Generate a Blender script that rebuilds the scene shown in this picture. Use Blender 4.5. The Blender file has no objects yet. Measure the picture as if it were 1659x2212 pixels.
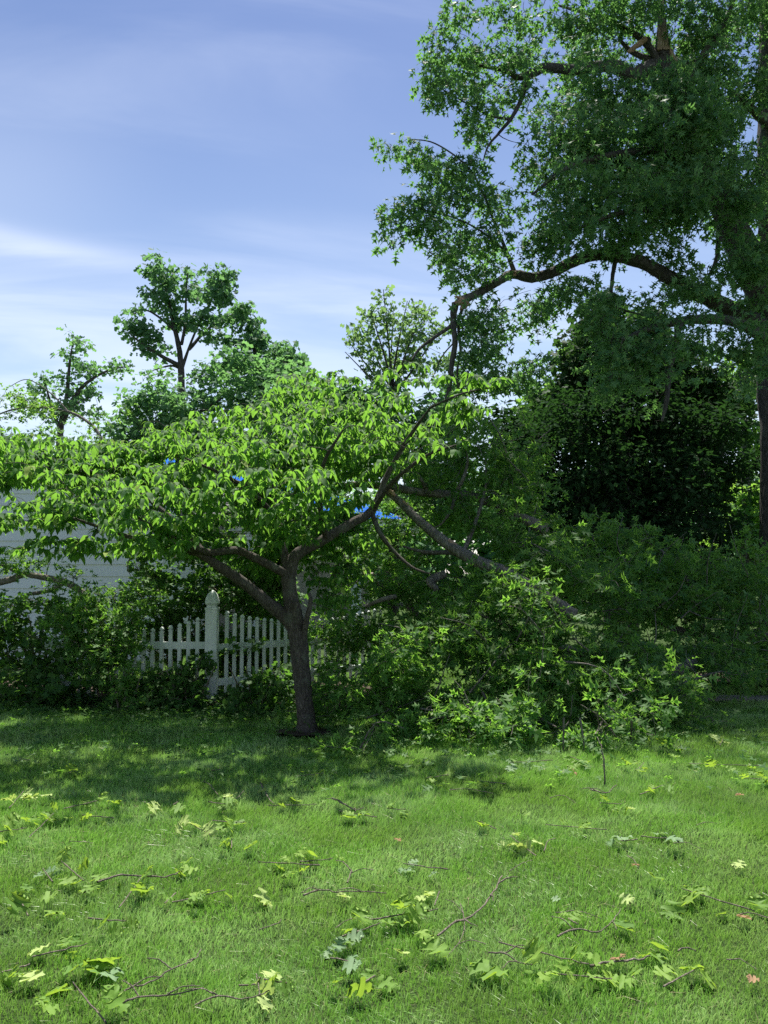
import bpy, math, random
import numpy as np
from mathutils import Vector, Matrix, noise as mnoise

R = np.random.default_rng(7)
random.seed(7)
D2R = math.radians
sc = bpy.context.scene
COL = sc.collection

# ------------------------------------------------------------------ camera, sky, sun, exposure
CAMZ, PITCH, F = 1.6, D2R(4.1), 1805.0
cam_d = bpy.data.cameras.new('camera')
cam = bpy.data.objects.new('camera', cam_d)
COL.objects.link(cam)
cam.location = (0, 0, CAMZ)
cam.rotation_euler = (D2R(90) + PITCH, 0, 0)
cam_d.sensor_fit = 'VERTICAL'
cam_d.sensor_height = 24
cam_d.lens = 24 * F / 2212
cam_d.clip_end = 2000
sc.camera = cam

SUN_EL, SUN_AZ = D2R(65), D2R(4)          # ahead of the camera, high
world = bpy.data.worlds.new('World')
sc.world = world
world.use_nodes = True
sun_d = bpy.data.lights.new('sun', 'SUN')
sun_d.energy = 4.6
sun_d.angle = D2R(0.55)
sun_d.color = (1.0, 0.955, 0.88)
sun = bpy.data.objects.new('sun', sun_d)
COL.objects.link(sun)
sv = Vector((math.sin(SUN_AZ) * math.cos(SUN_EL), math.cos(SUN_AZ) * math.cos(SUN_EL), math.sin(SUN_EL)))
sun.rotation_euler = sv.to_track_quat('Z', 'Y').to_euler()
sun.location = (0, 0, 30)

sc.view_settings.view_transform = 'Standard'
sc.view_settings.look = 'None'
sc.view_settings.gamma = 1.0
sc.view_settings.use_curve_mapping = False
sc.view_settings.exposure = 1.22
sc.render.engine = 'CYCLES'
cy = sc.cycles
cy.max_bounces = 7
cy.diffuse_bounces = 4
cy.glossy_bounces = 2
cy.transmission_bounces = 4
cy.use_denoising = False
cy.sample_clamp_indirect = 6


class NT:
    """small helper for node trees"""
    def __init__(s, tree):
        s.t = tree
        s.n = tree.nodes
        s.n.clear()

    def new(s, typ, **kw):
        n = s.n.new(typ)
        for k, v in kw.items():
            setattr(n, k, v)
        return n

    def link(s, a, b):
        s.t.links.new(a, b)

    def put(s, v, sock):
        if isinstance(v, bpy.types.NodeSocket):
            s.link(v, sock)
        elif v is not None:
            if isinstance(v, (tuple, list)) and len(v) == 3 and sock.type == 'RGBA':
                v = (*v, 1)
            sock.default_value = v

    def math(s, op, a, b=None, c=None, clamp=False):
        n = s.new('ShaderNodeMath', operation=op, use_clamp=clamp)
        for i, v in enumerate((a, b, c)):
            s.put(v, n.inputs[i])
        return n.outputs[0]

    def mix(s, f, a, b, blend='MIX'):
        n = s.new('ShaderNodeMix', data_type='RGBA', blend_type=blend)
        s.put(f, n.inputs[0]); s.put(a, n.inputs[6]); s.put(b, n.inputs[7])
        return n.outputs[2]

    def noise(s, vec, scale, detail=3, rough=.55, dist=0.0):
        n = s.new('ShaderNodeTexNoise')
        n.inputs['Scale'].default_value = scale
        n.inputs['Detail'].default_value = detail
        n.inputs['Roughness'].default_value = rough
        n.inputs['Distortion'].default_value = dist
        if vec is not None:
            s.link(vec, n.inputs['Vector'])
        return n.outputs[0]

    def ramp(s, f, lo, hi, a=0.0, b=1.0):
        n = s.new('ShaderNodeMapRange', interpolation_type='SMOOTHSTEP')
        s.put(f, n.inputs[0])
        for i, v in ((1, lo), (2, hi), (3, a), (4, b)):
            n.inputs[i].default_value = v
        return n.outputs[0]


def make_world():
    t = NT(world.node_tree)
    sky = t.new('ShaderNodeTexSky', sky_type='NISHITA')
    sky.sun_disc = False
    sky.sun_elevation = SUN_EL
    sky.sun_rotation = SUN_AZ
    sky.air_density = 1.0
    sky.dust_density = 0.6
    sky.ozone_density = 2.2
    tc = t.new('ShaderNodeTexCoord')
    sep = t.new('ShaderNodeSeparateXYZ')
    t.link(tc.outputs['Generated'], sep.inputs[0])
    x, y, z = sep.outputs
    # height of a thin cirrus sheet: project the view direction on a high plane
    zz = t.math('MAXIMUM', z, 0.04)
    px = t.math('DIVIDE', x, t.math('ADD', zz, .22))
    py = t.math('DIVIDE', y, t.math('ADD', zz, .22))
    comb = t.new('ShaderNodeCombineXYZ')
    t.link(t.math('ADD', t.math('MULTIPLY', px, 0.55), t.math('MULTIPLY', py, .22)), comb.inputs[0])
    t.link(t.math('ADD', t.math('MULTIPLY', py, 2.0), t.math('MULTIPLY', px, -.35)), comb.inputs[1])
    n1 = t.noise(comb.outputs[0], 1.9, 6, .55, .6)
    n2 = t.noise(comb.outputs[0], .8, 3, .5, .3)
    veil = t.math('MULTIPLY', t.ramp(n1, .38, .8), t.ramp(n2, .4, .65))
    # bright low streak on the left and a broad veil near the horizon
    dn = t.math('ADD', t.math('MULTIPLY', t.math('SUBTRACT', n1, .5), .03), 0)
    el = t.math('ADD', z, dn)
    s1 = t.math('SUBTRACT', el, t.math('ADD', t.math('MULTIPLY', x, -.037), .331))
    s1 = t.math('EXPONENT', t.math('MULTIPLY', t.math('MULTIPLY', s1, s1), -9000.0))
    s1 = t.math('MULTIPLY', t.math('MULTIPLY', s1, t.ramp(n2, .3, .6, .5, 1)), t.ramp(x, -.16, -.38))
    low = t.math('MULTIPLY', t.ramp(el, .42, .16), t.ramp(n1, .30, .62, .25, 1))
    blob = t.math('SUBTRACT', el, t.math('ADD', t.math('MULTIPLY', x, .3), .52))
    blob = t.math('EXPONENT', t.math('MULTIPLY', t.math('MULTIPLY', blob, blob), -160.0))
    blob = t.math('MULTIPLY', blob, t.ramp(x, -.2, -.42))
    cl = t.math('ADD', t.math('MULTIPLY', veil, .42), t.math('MULTIPLY', s1, .28))
    cl = t.math('ADD', cl, t.math('MULTIPLY', low, .28))
    cl = t.math('ADD', cl, t.math('MULTIPLY', blob, .12), clamp=True)
    grad = t.mix(t.ramp(z, .12, .72), (1.13, 1.04, .98), (.56, .62, .78))
    tint = t.mix(1.0, sky.outputs[0], grad, 'MULTIPLY')
    col = t.mix(cl, tint, (7.6, 8.0, 8.9))
    bg = t.new('ShaderNodeBackground')
    bg.inputs[1].default_value = 0.069
    t.link(col, bg.inputs[0])
    out = t.new('ShaderNodeOutputWorld')
    t.link(bg.outputs[0], out.inputs[0])


make_world()


# ------------------------------------------------------------------ placing helpers
def W(px, py, Y):
    """world point at depth Y metres in front of the camera seen at photo position px, py (1659 x 2212 grid)"""
    dx, dz = (px - 829.5) / F, (1106 - py) / F
    cp, sp = math.cos(PITCH), math.sin(PITCH)
    dy, dzz = cp - dz * sp, sp + dz * cp
    k = Y / dy
    return np.array((dx * k, Y, CAMZ + dzz * k))


def gh(x, y):
    """lawn height"""
    return 0.018 * np.sin(x * 1.3 + 1) * np.sin(y * .9) + 0.008 * np.sin(x * 4.1 + y * 3.3)


def G(px, py):
    """point on the lawn under photo position px, py"""
    dx, dz = (px - 829.5) / F, (1106 - py) / F
    cp, sp = math.cos(PITCH), math.sin(PITCH)
    dy, dzz = cp - dz * sp, sp + dz * cp
    k = -CAMZ / dzz
    return np.array((dx * k, dy * k, float(gh(dx * k, dy * k))))


def project(P):
    """photo position of world points (n,3)"""
    P = np.atleast_2d(P)
    cp, sp = math.cos(PITCH), math.sin(PITCH)
    z = P[:, 2] - CAMZ
    fw = P[:, 1] * cp + z * sp
    up = -P[:, 1] * sp + z * cp
    return np.stack((829.5 + F * P[:, 0] / fw, 1106 - F * up / fw), 1), fw


# ------------------------------------------------------------------ materials
MATS = {}


def leaf_mat(name, base, light, trans, gloss=.35, tw=.42, rough=.42, yellow=None):
    m = bpy.data.materials.new(name)
    m.use_nodes = True
    t = NT(m.node_tree)
    geo = t.new('ShaderNodeNewGeometry')
    oi = t.new('ShaderNodeObjectInfo')
    tc = t.new('ShaderNodeTexCoord')
    r = t.math('FRACT', t.math('ADD', geo.outputs['Random Per Island'], oi.outputs['Random']))
    n = t.noise(geo.outputs['Position'], 1.3, 2)
    f = t.math('POWER', t.math('ADD', t.math('MULTIPLY', r, .6), t.math('MULTIPLY', t.ramp(n, .3, .7), .4)), 1.25)
    c = t.mix(f, base, light)
    fine = t.noise(geo.outputs['Position'], 60, 2)
    c = t.mix(t.math('MULTIPLY', fine, .35), c, tuple(v * .6 for v in base))
    if yellow:
        c = t.mix(t.ramp(r, .9, 1.0), c, yellow)
    # paler underside
    c2 = t.mix(geo.outputs['Backfacing'], c, t.mix(.45, c, tuple(min(1, v * 1.4 + .03) for v in light)))
    p = t.new('ShaderNodeBsdfPrincipled')
    t.link(c2, p.inputs['Base Color'])
    p.inputs['Roughness'].default_value = rough + .2
    p.inputs['Specular IOR Level'].default_value = gloss * .5
    tr = t.new('ShaderNodeBsdfTranslucent')
    tcol = t.mix(f, trans, tuple(min(1, v * 1.3) for v in trans))
    t.link(tcol, tr.inputs[0])
    mx = t.new('ShaderNodeMixShader')
    mx.inputs[0].default_value = tw
    t.link(p.outputs[0], mx.inputs[1]); t.link(tr.outputs[0], mx.inputs[2])
    o = t.new('ShaderNodeOutputMaterial')
    t.link(mx.outputs[0], o.inputs[0])
    MATS[name] = m
    return m


def bark_mat(name, dark, light, scale=9, moss=None):
    m = bpy.data.materials.new(name)
    m.use_nodes = True
    t = NT(m.node_tree)
    geo = t.new('ShaderNodeNewGeometry')
    mp = t.new('ShaderNodeMapping')
    mp.inputs['Scale'].default_value = (1, 1, .28)
    t.link(geo.outputs['Position'], mp.inputs[0])
    n = t.noise(mp.outputs[0], scale * 4, 6, .65, .4)
    n2 = t.noise(geo.outputs['Position'], scale * .5, 3)
    v = t.new('ShaderNodeTexVoronoi', feature='DISTANCE_TO_EDGE')
    v.inputs['Scale'].default_value = scale * 3
    t.link(mp.outputs[0], v.inputs['Vector'])
    f = t.math('MULTIPLY', t.ramp(n, .3, .7), t.ramp(v.outputs[0], 0, .12, .45, 1))
    c = t.mix(f, dark, light)
    c = t.mix(t.ramp(n2, .52, .75, 0, .5), c, moss or tuple(v * 1.25 for v in light))
    p = t.new('ShaderNodeBsdfPrincipled')
    t.link(c, p.inputs['Base Color'])
    p.inputs['Roughness'].default_value = .9
    p.inputs['Specular IOR Level'].default_value = .2
    b = t.new('ShaderNodeBump')
    b.inputs['Strength'].default_value = .8
    b.inputs['Distance'].default_value = .02
    t.link(f, b.inputs['Height'])
    t.link(b.outputs[0], p.inputs['Normal'])
    o = t.new('ShaderNodeOutputMaterial')
    t.link(p.outputs[0], o.inputs[0])
    MATS[name] = m
    return m


def plain_mat(name, a, b, scale=8, rough=.7, bump=.1, spec=.3, stretch=(1, 1, 1), dist=.01, detail=5):
    m = bpy.data.materials.new(name)
    m.use_nodes = True
    t = NT(m.node_tree)
    geo = t.new('ShaderNodeNewGeometry')
    mp = t.new('ShaderNodeMapping')
    mp.inputs['Scale'].default_value = stretch
    t.link(geo.outputs['Position'], mp.inputs[0])
    n = t.noise(mp.outputs[0], scale, detail, .6)
    c = t.mix(t.ramp(n, .3, .7), a, b)
    p = t.new('ShaderNodeBsdfPrincipled')
    t.link(c, p.inputs['Base Color'])
    p.inputs['Roughness'].default_value = rough
    p.inputs['Specular IOR Level'].default_value = spec
    bp = t.new('ShaderNodeBump')
    bp.inputs['Strength'].default_value = bump
    bp.inputs['Distance'].default_value = dist
    t.link(n, bp.inputs['Height'])
    t.link(bp.outputs[0], p.inputs['Normal'])
    o = t.new('ShaderNodeOutputMaterial')
    t.link(p.outputs[0], o.inputs[0])
    MATS[name] = m
    return m


leaf_mat('oak_leaf', (.040, .118, .052), (.130, .235, .092), (.20, .43, .09), gloss=.22, tw=.38, rough=.38, yellow=(.16, .19, .05))
leaf_mat('fallen_oak_leaf', (.040, .125, .026), (.115, .225, .050), (.25, .50, .06), gloss=.5, tw=.42, rough=.4, yellow=(.2, .25, .08))
leaf_mat('lawn_leaf', (.10, .22, .035), (.24, .37, .065), (.36, .55, .05), gloss=.45, tw=.35, rough=.42)
leaf_mat('pale_leaf', (.34, .46, .13), (.46, .56, .22), (.45, .58, .12), gloss=.4, tw=.3, rough=.45)
leaf_mat('silver_leaf', (.14, .25, .11), (.26, .36, .20), (.26, .42, .12), gloss=.4, tw=.3, rough=.45)
leaf_mat('dead_leaf', (.27, .17, .09), (.40, .27, .16), (.35, .2, .08), gloss=.2, tw=.25, rough=.7)
leaf_mat('dogwood_leaf', (.014, .066, .018), (.120, .245, .055), (.22, .46, .05), gloss=.35, tw=.42, rough=.5, yellow=(.24, .32, .06))
leaf_mat('walnut_leaf', (.050, .125, .065), (.105, .200, .105), (.18, .38, .11), gloss=.15, tw=.4)  # bluish distance haze is put into this leaf colour
leaf_mat('maple_leaf', (.055, .140, .070), (.130, .235, .115), (.20, .42, .11), gloss=.15, tw=.4)  # background maple green, lifted and blued for haze as well
leaf_mat('pale_tree_leaf', (.085, .17, .07), (.15, .25, .11), (.22, .38, .1), gloss=.35, tw=.4)
leaf_mat('bright_leaf', (.05, .14, .035), (.12, .24, .055), (.26, .48, .06), gloss=.3, tw=.45)
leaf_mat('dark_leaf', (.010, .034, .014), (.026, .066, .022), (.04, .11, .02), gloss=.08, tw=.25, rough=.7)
leaf_mat('ivy_leaf', (.030, .085, .022), (.075, .155, .035), (.14, .32, .035), gloss=.4, tw=.35, rough=.42)
leaf_mat('shade_leaf', (.018, .050, .018), (.040, .090, .028), (.06, .15, .025), gloss=.2, tw=.3, rough=.5)  # maple green darkened, canopy shade put into the colour
bark_mat('oak_bark', (.034, .031, .030), (.145, .135, .125), 7)
bark_mat('fallen_bark', (.09, .08, .07), (.32, .29, .25), 9)
bark_mat('dogwood_bark', (.045, .038, .032), (.16, .14, .118), 14, moss=(.17, .19, .14))
bark_mat('twig_bark', (.12, .10, .08), (.34, .29, .23), 16)
plain_mat('torn_wood', (.26, .18, .12), (.44, .34, .25), 30, .8, .5, stretch=(1, 1, .2))
plain_mat('raw_orange_wood', (.24, .15, .10), (.42, .28, .19), 25, .8, .4, stretch=(1, 1, .3))
plain_mat('white_vinyl', (.46, .54, .49), (.74, .77, .74), 7, .42, .05, .4, stretch=(1, 1, .35))
plain_mat('siding_vinyl', (.76, .78, .79), (.80, .82, .83), 1.2, .5, .0, .3)
plain_mat('tan_stucco', (.42, .38, .32), (.50, .46, .40), 12, .8, .2)
plain_mat('white_trim', (.76, .78, .78), (.82, .83, .83), 4, .4, .02)
plain_mat('grey_shingle', (.09, .09, .095), (.19, .188, .185), 40, .95, .5, .08)
plain_mat('blue_tarp', (.010, .085, .42), (.02, .14, .55), 7, .85, .5, .04, dist=.03)
plain_mat('window_glass', (.03, .04, .05), (.05, .06, .07), 2, .08, .0, .6)
plain_mat('path_stone', (.20, .17, .16), (.32, .29, .27), 20, .9, .4)
plain_mat('mulch', (.030, .020, .015), (.09, .06, .045), 45, .95, 1.0, dist=.03)


def ground_mat():
    m = bpy.data.materials.new('lawn_soil')
    m.use_nodes = True
    t = NT(m.node_tree)
    geo = t.new('ShaderNodeNewGeometry')
    n = t.noise(geo.outputs['Position'], 2.2, 4)
    n2 = t.noise(geo.outputs['Position'], 60, 4, .7)
    c = t.mix(t.ramp(n, .35, .65), (.050, .105, .018), (.085, .145, .036))
    c = t.mix(t.ramp(n2, .3, .7), tuple(v for v in (.018, .028, .010)), c)
    p = t.new('ShaderNodeBsdfPrincipled')
    t.link(c, p.inputs['Base Color'])
    p.inputs['Roughness'].default_value = .95
    p.inputs['Specular IOR Level'].default_value = .1
    b = t.new('ShaderNodeBump')
    b.inputs['Strength'].default_value = 1
    b.inputs['Distance'].default_value = .03
    t.link(n2, b.inputs['Height'])
    t.link(b.outputs[0], p.inputs['Normal'])
    o = t.new('ShaderNodeOutputMaterial')
    t.link(p.outputs[0], o.inputs[0])
    MATS['lawn_soil'] = m


def grass_mat():
    m = bpy.data.materials.new('grass_blade')
    m.use_nodes = True
    t = NT(m.node_tree)
    geo = t.new('ShaderNodeNewGeometry')
    at = t.new('ShaderNodeAttribute', attribute_name='shade')
    pos = geo.outputs['Position']
    n = t.noise(pos, 1.6, 3, .6, .5)
    n2 = t.noise(pos, 7, 3)
    r = at.outputs['Fac']
    c = t.mix(t.math('POWER', r, 1.4), (.130, .325, .042), (.39, .65, .14))
    pale = t.math('MULTIPLY', t.ramp(n, .44, .60), t.ramp(n2, .3, .7, .35, 1))
    c = t.mix(t.math('MULTIPLY', pale, .85), c, t.mix(r, (.34, .52, .17), (.62, .76, .40)))
    c = t.mix(t.ramp(r, .86, .88), c, (.50, .66, .30))
    c = t.mix(t.ramp(r, .962, .97), c, (.45, .38, .22))
    n3 = t.noise(pos, .9, 3)
    c = t.mix(t.ramp(n3, .45, .62, 0, .45), c, (.16, .26, .035))
    p = t.new('ShaderNodeBsdfPrincipled')
    t.link(c, p.inputs['Base Color'])
    p.inputs['Roughness'].default_value = .38
    p.inputs['Specular IOR Level'].default_value = .5
    tr = t.new('ShaderNodeBsdfTranslucent')
    t.link(t.mix(.4, c, (.38, .72, .09)), tr.inputs[0])
    mx = t.new('ShaderNodeMixShader')
    mx.inputs[0].default_value = .35
    t.link(p.outputs[0], mx.inputs[1]); t.link(tr.outputs[0], mx.inputs[2])
    o = t.new('ShaderNodeOutputMaterial')
    t.link(mx.outputs[0], o.inputs[0])
    MATS['grass_blade'] = m


ground_mat()
grass_mat()


# ------------------------------------------------------------------ objects
def tag(o, label=None, cat=None, group=None, kind=None):
    if label: o['label'] = label
    if cat: o['category'] = cat
    if group: o['group'] = group
    if kind: o['kind'] = kind
    return o


def empty(name, loc, label, cat, group=None, kind=None):
    o = bpy.data.objects.new(name, None)
    COL.objects.link(o)
    o.location = tuple(float(v) for v in loc)
    o.empty_display_size = .1
    return tag(o, label, cat, group, kind)


def link_mesh(name, me, parent=None, loc=None):
    o = bpy.data.objects.new(name, me)
    COL.objects.link(o)
    if parent is not None:
        o.parent = parent
    return o


def mesh_np(name, V, T, mat, smooth=False, attr=None):
    """mesh from (n,3) verts and (m,k) faces"""
    me = bpy.data.meshes.new(name)
    V = np.ascontiguousarray(V, dtype=np.float32)
    T = np.ascontiguousarray(T, dtype=np.int32)
    m, k = T.shape
    me.vertices.add(len(V)); me.vertices.foreach_set('co', V.ravel())
    me.loops.add(m * k); me.loops.foreach_set('vertex_index', T.ravel())
    me.polygons.add(m)
    me.polygons.foreach_set('loop_start', np.arange(0, m * k, k, dtype=np.int32))
    me.polygons.foreach_set('use_smooth', np.full(m, bool(smooth)))
    if attr is not None:
        a = me.attributes.new('shade', 'FLOAT', 'POINT')
        a.data.foreach_set('value', np.ascontiguousarray(attr, dtype=np.float32))
    me.update(calc_edges=True)
    me.materials.append(MATS[mat])
    return me


def child_np(name, V, T, mat, parent, smooth=False, kind=None):
    """a part in its parent's space"""
    off = np.array(root_of(parent))
    o = link_mesh(name, mesh_np(name, np.asarray(V) - off, T, mat, smooth), parent)
    if kind: o['kind'] = kind
    return o


def root_of(p):
    x = np.zeros(3)
    while p is not None:
        x = x + np.array(p.location)
        p = p.parent
    return x


# ------------------------------------------------------------------ tubes
class Tubes:
    def __init__(s):
        s.V, s.T, s.n = [], [], 0

    def add(s, pts, rad, sides=6, cap=True, wob=0.0):
        pts = np.asarray(pts, float); rad = np.asarray(rad, float)
        n = len(pts)
        tg = np.gradient(pts, axis=0)
        tg /= np.linalg.norm(tg, axis=1)[:, None] + 1e-9
        ref = np.array((0.31, .17, .93)) if abs(tg[0] @ np.array((0.31, .17, .93))) < .9 else np.array((.9, .3, .1))
        a = np.cross(tg, ref); a /= np.linalg.norm(a, axis=1)[:, None] + 1e-9
        b = np.cross(tg, a)
        th = np.arange(sides) * 2 * math.pi / sides
        rr = rad[:, None] * (1 + (wob * R.normal(size=(n, sides)) if wob else 0))
        ring = pts[:, None] + rr[..., None] * (np.cos(th)[None, :, None] * a[:, None] + np.sin(th)[None, :, None] * b[:, None])
        s.V.append(ring.reshape(-1, 3))
        i = np.arange(n - 1)[:, None] * sides
        j = np.arange(sides)[None]
        k = (j + 1) % sides
        q = np.stack((i + j, i + k, i + sides + k, i + sides + j), -1).reshape(-1, 4) + s.n
        s.T.append(q)
        s.n += n * sides
        if cap and rad[-1] > .012:
            s.V.append(pts[-1:] + tg[-1:] * rad[-1] * .4)
            e = s.n - sides
            s.T.append(np.array([(e + jj, e + (jj + 1) % sides, s.n, s.n) for jj in range(sides)]))
            s.n += 1
            return

    def arrays(s):
        V = np.concatenate(s.V)
        T = np.concatenate(s.T)
        tri = np.concatenate((T[:, :3], T[T[:, 2] != T[:, 3]][:, [0, 2, 3]]))
        return V, tri


def spline(pts, rad, per=5):
    """Catmull-Rom through pts"""
    P = np.asarray(pts, float); r = np.asarray(rad, float)
    n = len(P)
    if n < 3:
        u = np.linspace(0, 1, per + 1)[:, None]
        return P[0] * (1 - u) + P[-1] * u, r[0] * (1 - u[:, 0]) + r[-1] * u[:, 0]
    Q = np.vstack((2 * P[0] - P[1], P, 2 * P[-1] - P[-2]))
    out, ro = [], []
    for i in range(n - 1):
        p0, p1, p2, p3 = Q[i:i + 4]
        for u in np.arange(per) / per:
            out.append(.5 * (2 * p1 + (p2 - p0) * u + (2 * p0 - 5 * p1 + 4 * p2 - p3) * u * u + (3 * p1 - p0 - 3 * p2 + p3) * u ** 3))
            ro.append(r[i] * (1 - u) + r[i + 1] * u)
    out.append(P[-1]); ro.append(r[-1])
    return np.array(out), np.array(ro)


# ------------------------------------------------------------------ leaf templates: axis +Y, normal +Z, length about 1
def lobed(lobes, width=.16, fold=.12, stem=.22):
    """pointed lobes on a midrib: pin oak"""
    V, T = [], []
    def tri(a, b, c):
        i = len(V); V.extend((a, b, c)); T.append((i, i + 1, i + 2))
    for (y, w, tx, ty) in lobes:
        for s in (-1, 1):
            tri((0, y - w, 0), (s * tx, ty, fold * tx * 1.2), (0, y + w, 0)) if s > 0 else tri((0, y - w, 0), (0, y + w, 0), (s * tx, ty, fold * tx * 1.2))
    tri((-width, .62, .0), (width, .62, .0), (0, 1.0, -.10))
    tri((-width * .9, .64, 0), (0, .2, .0), (width * .9, .64, 0))
    tri((-.012, -stem, .02), (.012, -stem, .02), (0, .3, 0))
    V = np.array(V, float); T = np.array(T)
    return V, T


OAK = lobed([(.30, .10, .36, .38), (.56, .13, .46, .72)])


def oak_hi():
    """larger pin-oak leaf with toothed lobes, curled, as ONE connected outline fan strip"""
    half = [(.0, .0), (.05, .10), (.25, .11), (.27, .19), (.12, .25), (.13, .32), (.36, .33), (.52, .40), (.46, .47), (.50, .56),
            (.32, .52), (.16, .53), (.17, .60), (.32, .68), (.48, .80), (.36, .82), (.34, .92), (.20, .79), (.16, .83), (.16, .95), (.0, 1.04)]
    n = len(half)
    V = []
    def z(x, y):
        return .30 * abs(x) - .55 * x * x * 1.2 - .22 * (y - .4) ** 2 + .05 * math.sin(9 * y + 4 * x)
    mid = [(0, y, z(0, y)) for _, y in half]
    V += mid
    V += [(x, y, z(x, y)) for x, y in half]
    V += [(-x, y * .98 + .01, z(-x, y) + .02) for x, y in half]
    T = []
    for i in range(n - 1):
        for o, fl in ((n, 0), (2 * n, 1)):
            a, b, c, d = i, i + 1, o + i, o + i + 1
            for t in ((a, c, d), (a, d, b)):
                T.append(t if not fl else t[::-1])
    s = len(V)
    V += [(-.012, -.25, -.05), (.012, -.25, -.05), (0, .06, 0)]
    T.append((s, s + 1, s + 2))
    return np.array(V, float), np.array(T)


OAK_HI = oak_hi()


def ovate(w=.26, curl=.55, fold=.22, seg=(0, .3, .68, 1.0), prof=(.05, 1.0, .72, 0)):
    V, T = [], []
    for y, p in zip(seg, prof):
        zc = -curl * y * y
        V += [(-w * p, y * (1 - .12 * curl * y), zc + fold * w * p), (0, y * (1 - .12 * curl * y), zc), (w * p, y * (1 - .12 * curl * y), zc + fold * w * p)]
    for i in range(len(seg) - 1):
        a = i * 3
        for k in (0, 1):
            q = (a + k, a + k + 1, a + 4 + k, a + 3 + k)
            T.append((q[0], q[1], q[2]))
            T.append((q[0], q[2], q[3]))
    return np.array(V, float), np.array(T)


DOG = ovate()
DIAMOND = (np.array([(0, 0, 0), (.3, .45, .05), (0, 1, -.1), (-.3, .45, .05)], float), np.array([(0, 1, 2), (0, 2, 3)]))
MAPLE = (np.array([(0, 0, 0), (.52, .18, .05), (.2, .42, 0), (.42, .78, -.02), (0, 1, -.12), (-.42, .78, -.02), (-.2, .42, 0), (-.52, .18, .05), ], float),
         np.array([(0, 1, 2), (0, 2, 6), (0, 6, 7), (2, 3, 6), (3, 4, 5), (3, 5, 6)]))


def pinnate(k=5):
    V, T = [], []
    for i in range(k):
        y = .15 + .75 * i / (k - 1)
        L = .36 * (1 - .35 * abs(i / (k - 1) - .4))
        for s in (-1, 1):
            n = len(V)
            d = np.array((s * .85, .45, -.25)); d /= np.linalg.norm(d)
            e = np.array((-.45 * s, .85, 0))
            b = np.array((0, y, -.25 * y * y))
            V += [b, b + d * L * .5 + e * .06, b + d * L, b + d * L * .5 - e * .06]
            T += [(n, n + 1, n + 2), (n, n + 2, n + 3)]
    return np.array(V, float), np.array(T)


PINNATE = pinnate()


def norm(a):
    return a / (np.linalg.norm(a, axis=-1, keepdims=True) + 1e-9)


class Leaves:
    def __init__(s):
        s.P, s.A, s.N, s.S = [], [], [], []

    def add(s, P, A, N, S):
        s.P.append(P); s.A.append(A); s.N.append(N); s.S.append(S)

    def frames(s):
        P = np.concatenate(s.P); A = norm(np.concatenate(s.A)); N = np.concatenate(s.N); S = np.concatenate(s.S)
        N = norm(N - A * (A * N).sum(1, keepdims=True))
        X = np.cross(A, N)
        return P, np.stack((X, A, N), 2), S


def inst_arrays(tmpl, P, M, S):
    TV, TT = tmpl
    V = np.einsum('nij,kj->nki', M, TV) * S[:, None, None] + P[:, None]
    k = len(TV)
    T = (np.arange(len(P)) * k)[:, None, None] + TT[None]
    return V.reshape(-1, 3), T.reshape(-1, 3)


LEAFMESH = {}


def crown_objects(parent, leaves, tmpl, tname, mat, singles=0, name='crown'):
    """the foliage of a plant: its largest-looking leaves one by one, the rest as one mass"""
    P, M, S = leaves.frames()
    keep = np.ones(len(P), bool)
    if singles:
        q, fw = project(P)
        inside = (q[:, 0] > 10) & (q[:, 0] < 1650) & (q[:, 1] > 10) & (q[:, 1] < 2200)
        score = np.where(inside, S / fw, 0) * (.4 + np.abs(M[:, 1, 2]))
        idx = np.argsort(-score)[:singles]
        keep[idx] = False
        key = (tname, mat)
        if key not in LEAFMESH:
            LEAFMESH[key] = mesh_np('leaf', tmpl[0], tmpl[1], mat, tname == 'dog')
        off = root_of(parent)
        for i in idx:
            o = link_mesh('leaf', LEAFMESH[key], parent)
            mm = np.eye(4)
            mm[:3, :3] = M[i] * S[i]
            mm[:3, 3] = P[i] - off
            o.matrix_local = Matrix(mm.tolist())
    V, T = inst_arrays(tmpl, P[keep], M[keep], S[keep])
    return child_np(name, V, T, mat, parent, tname == 'dog', kind='stuff')


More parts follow.
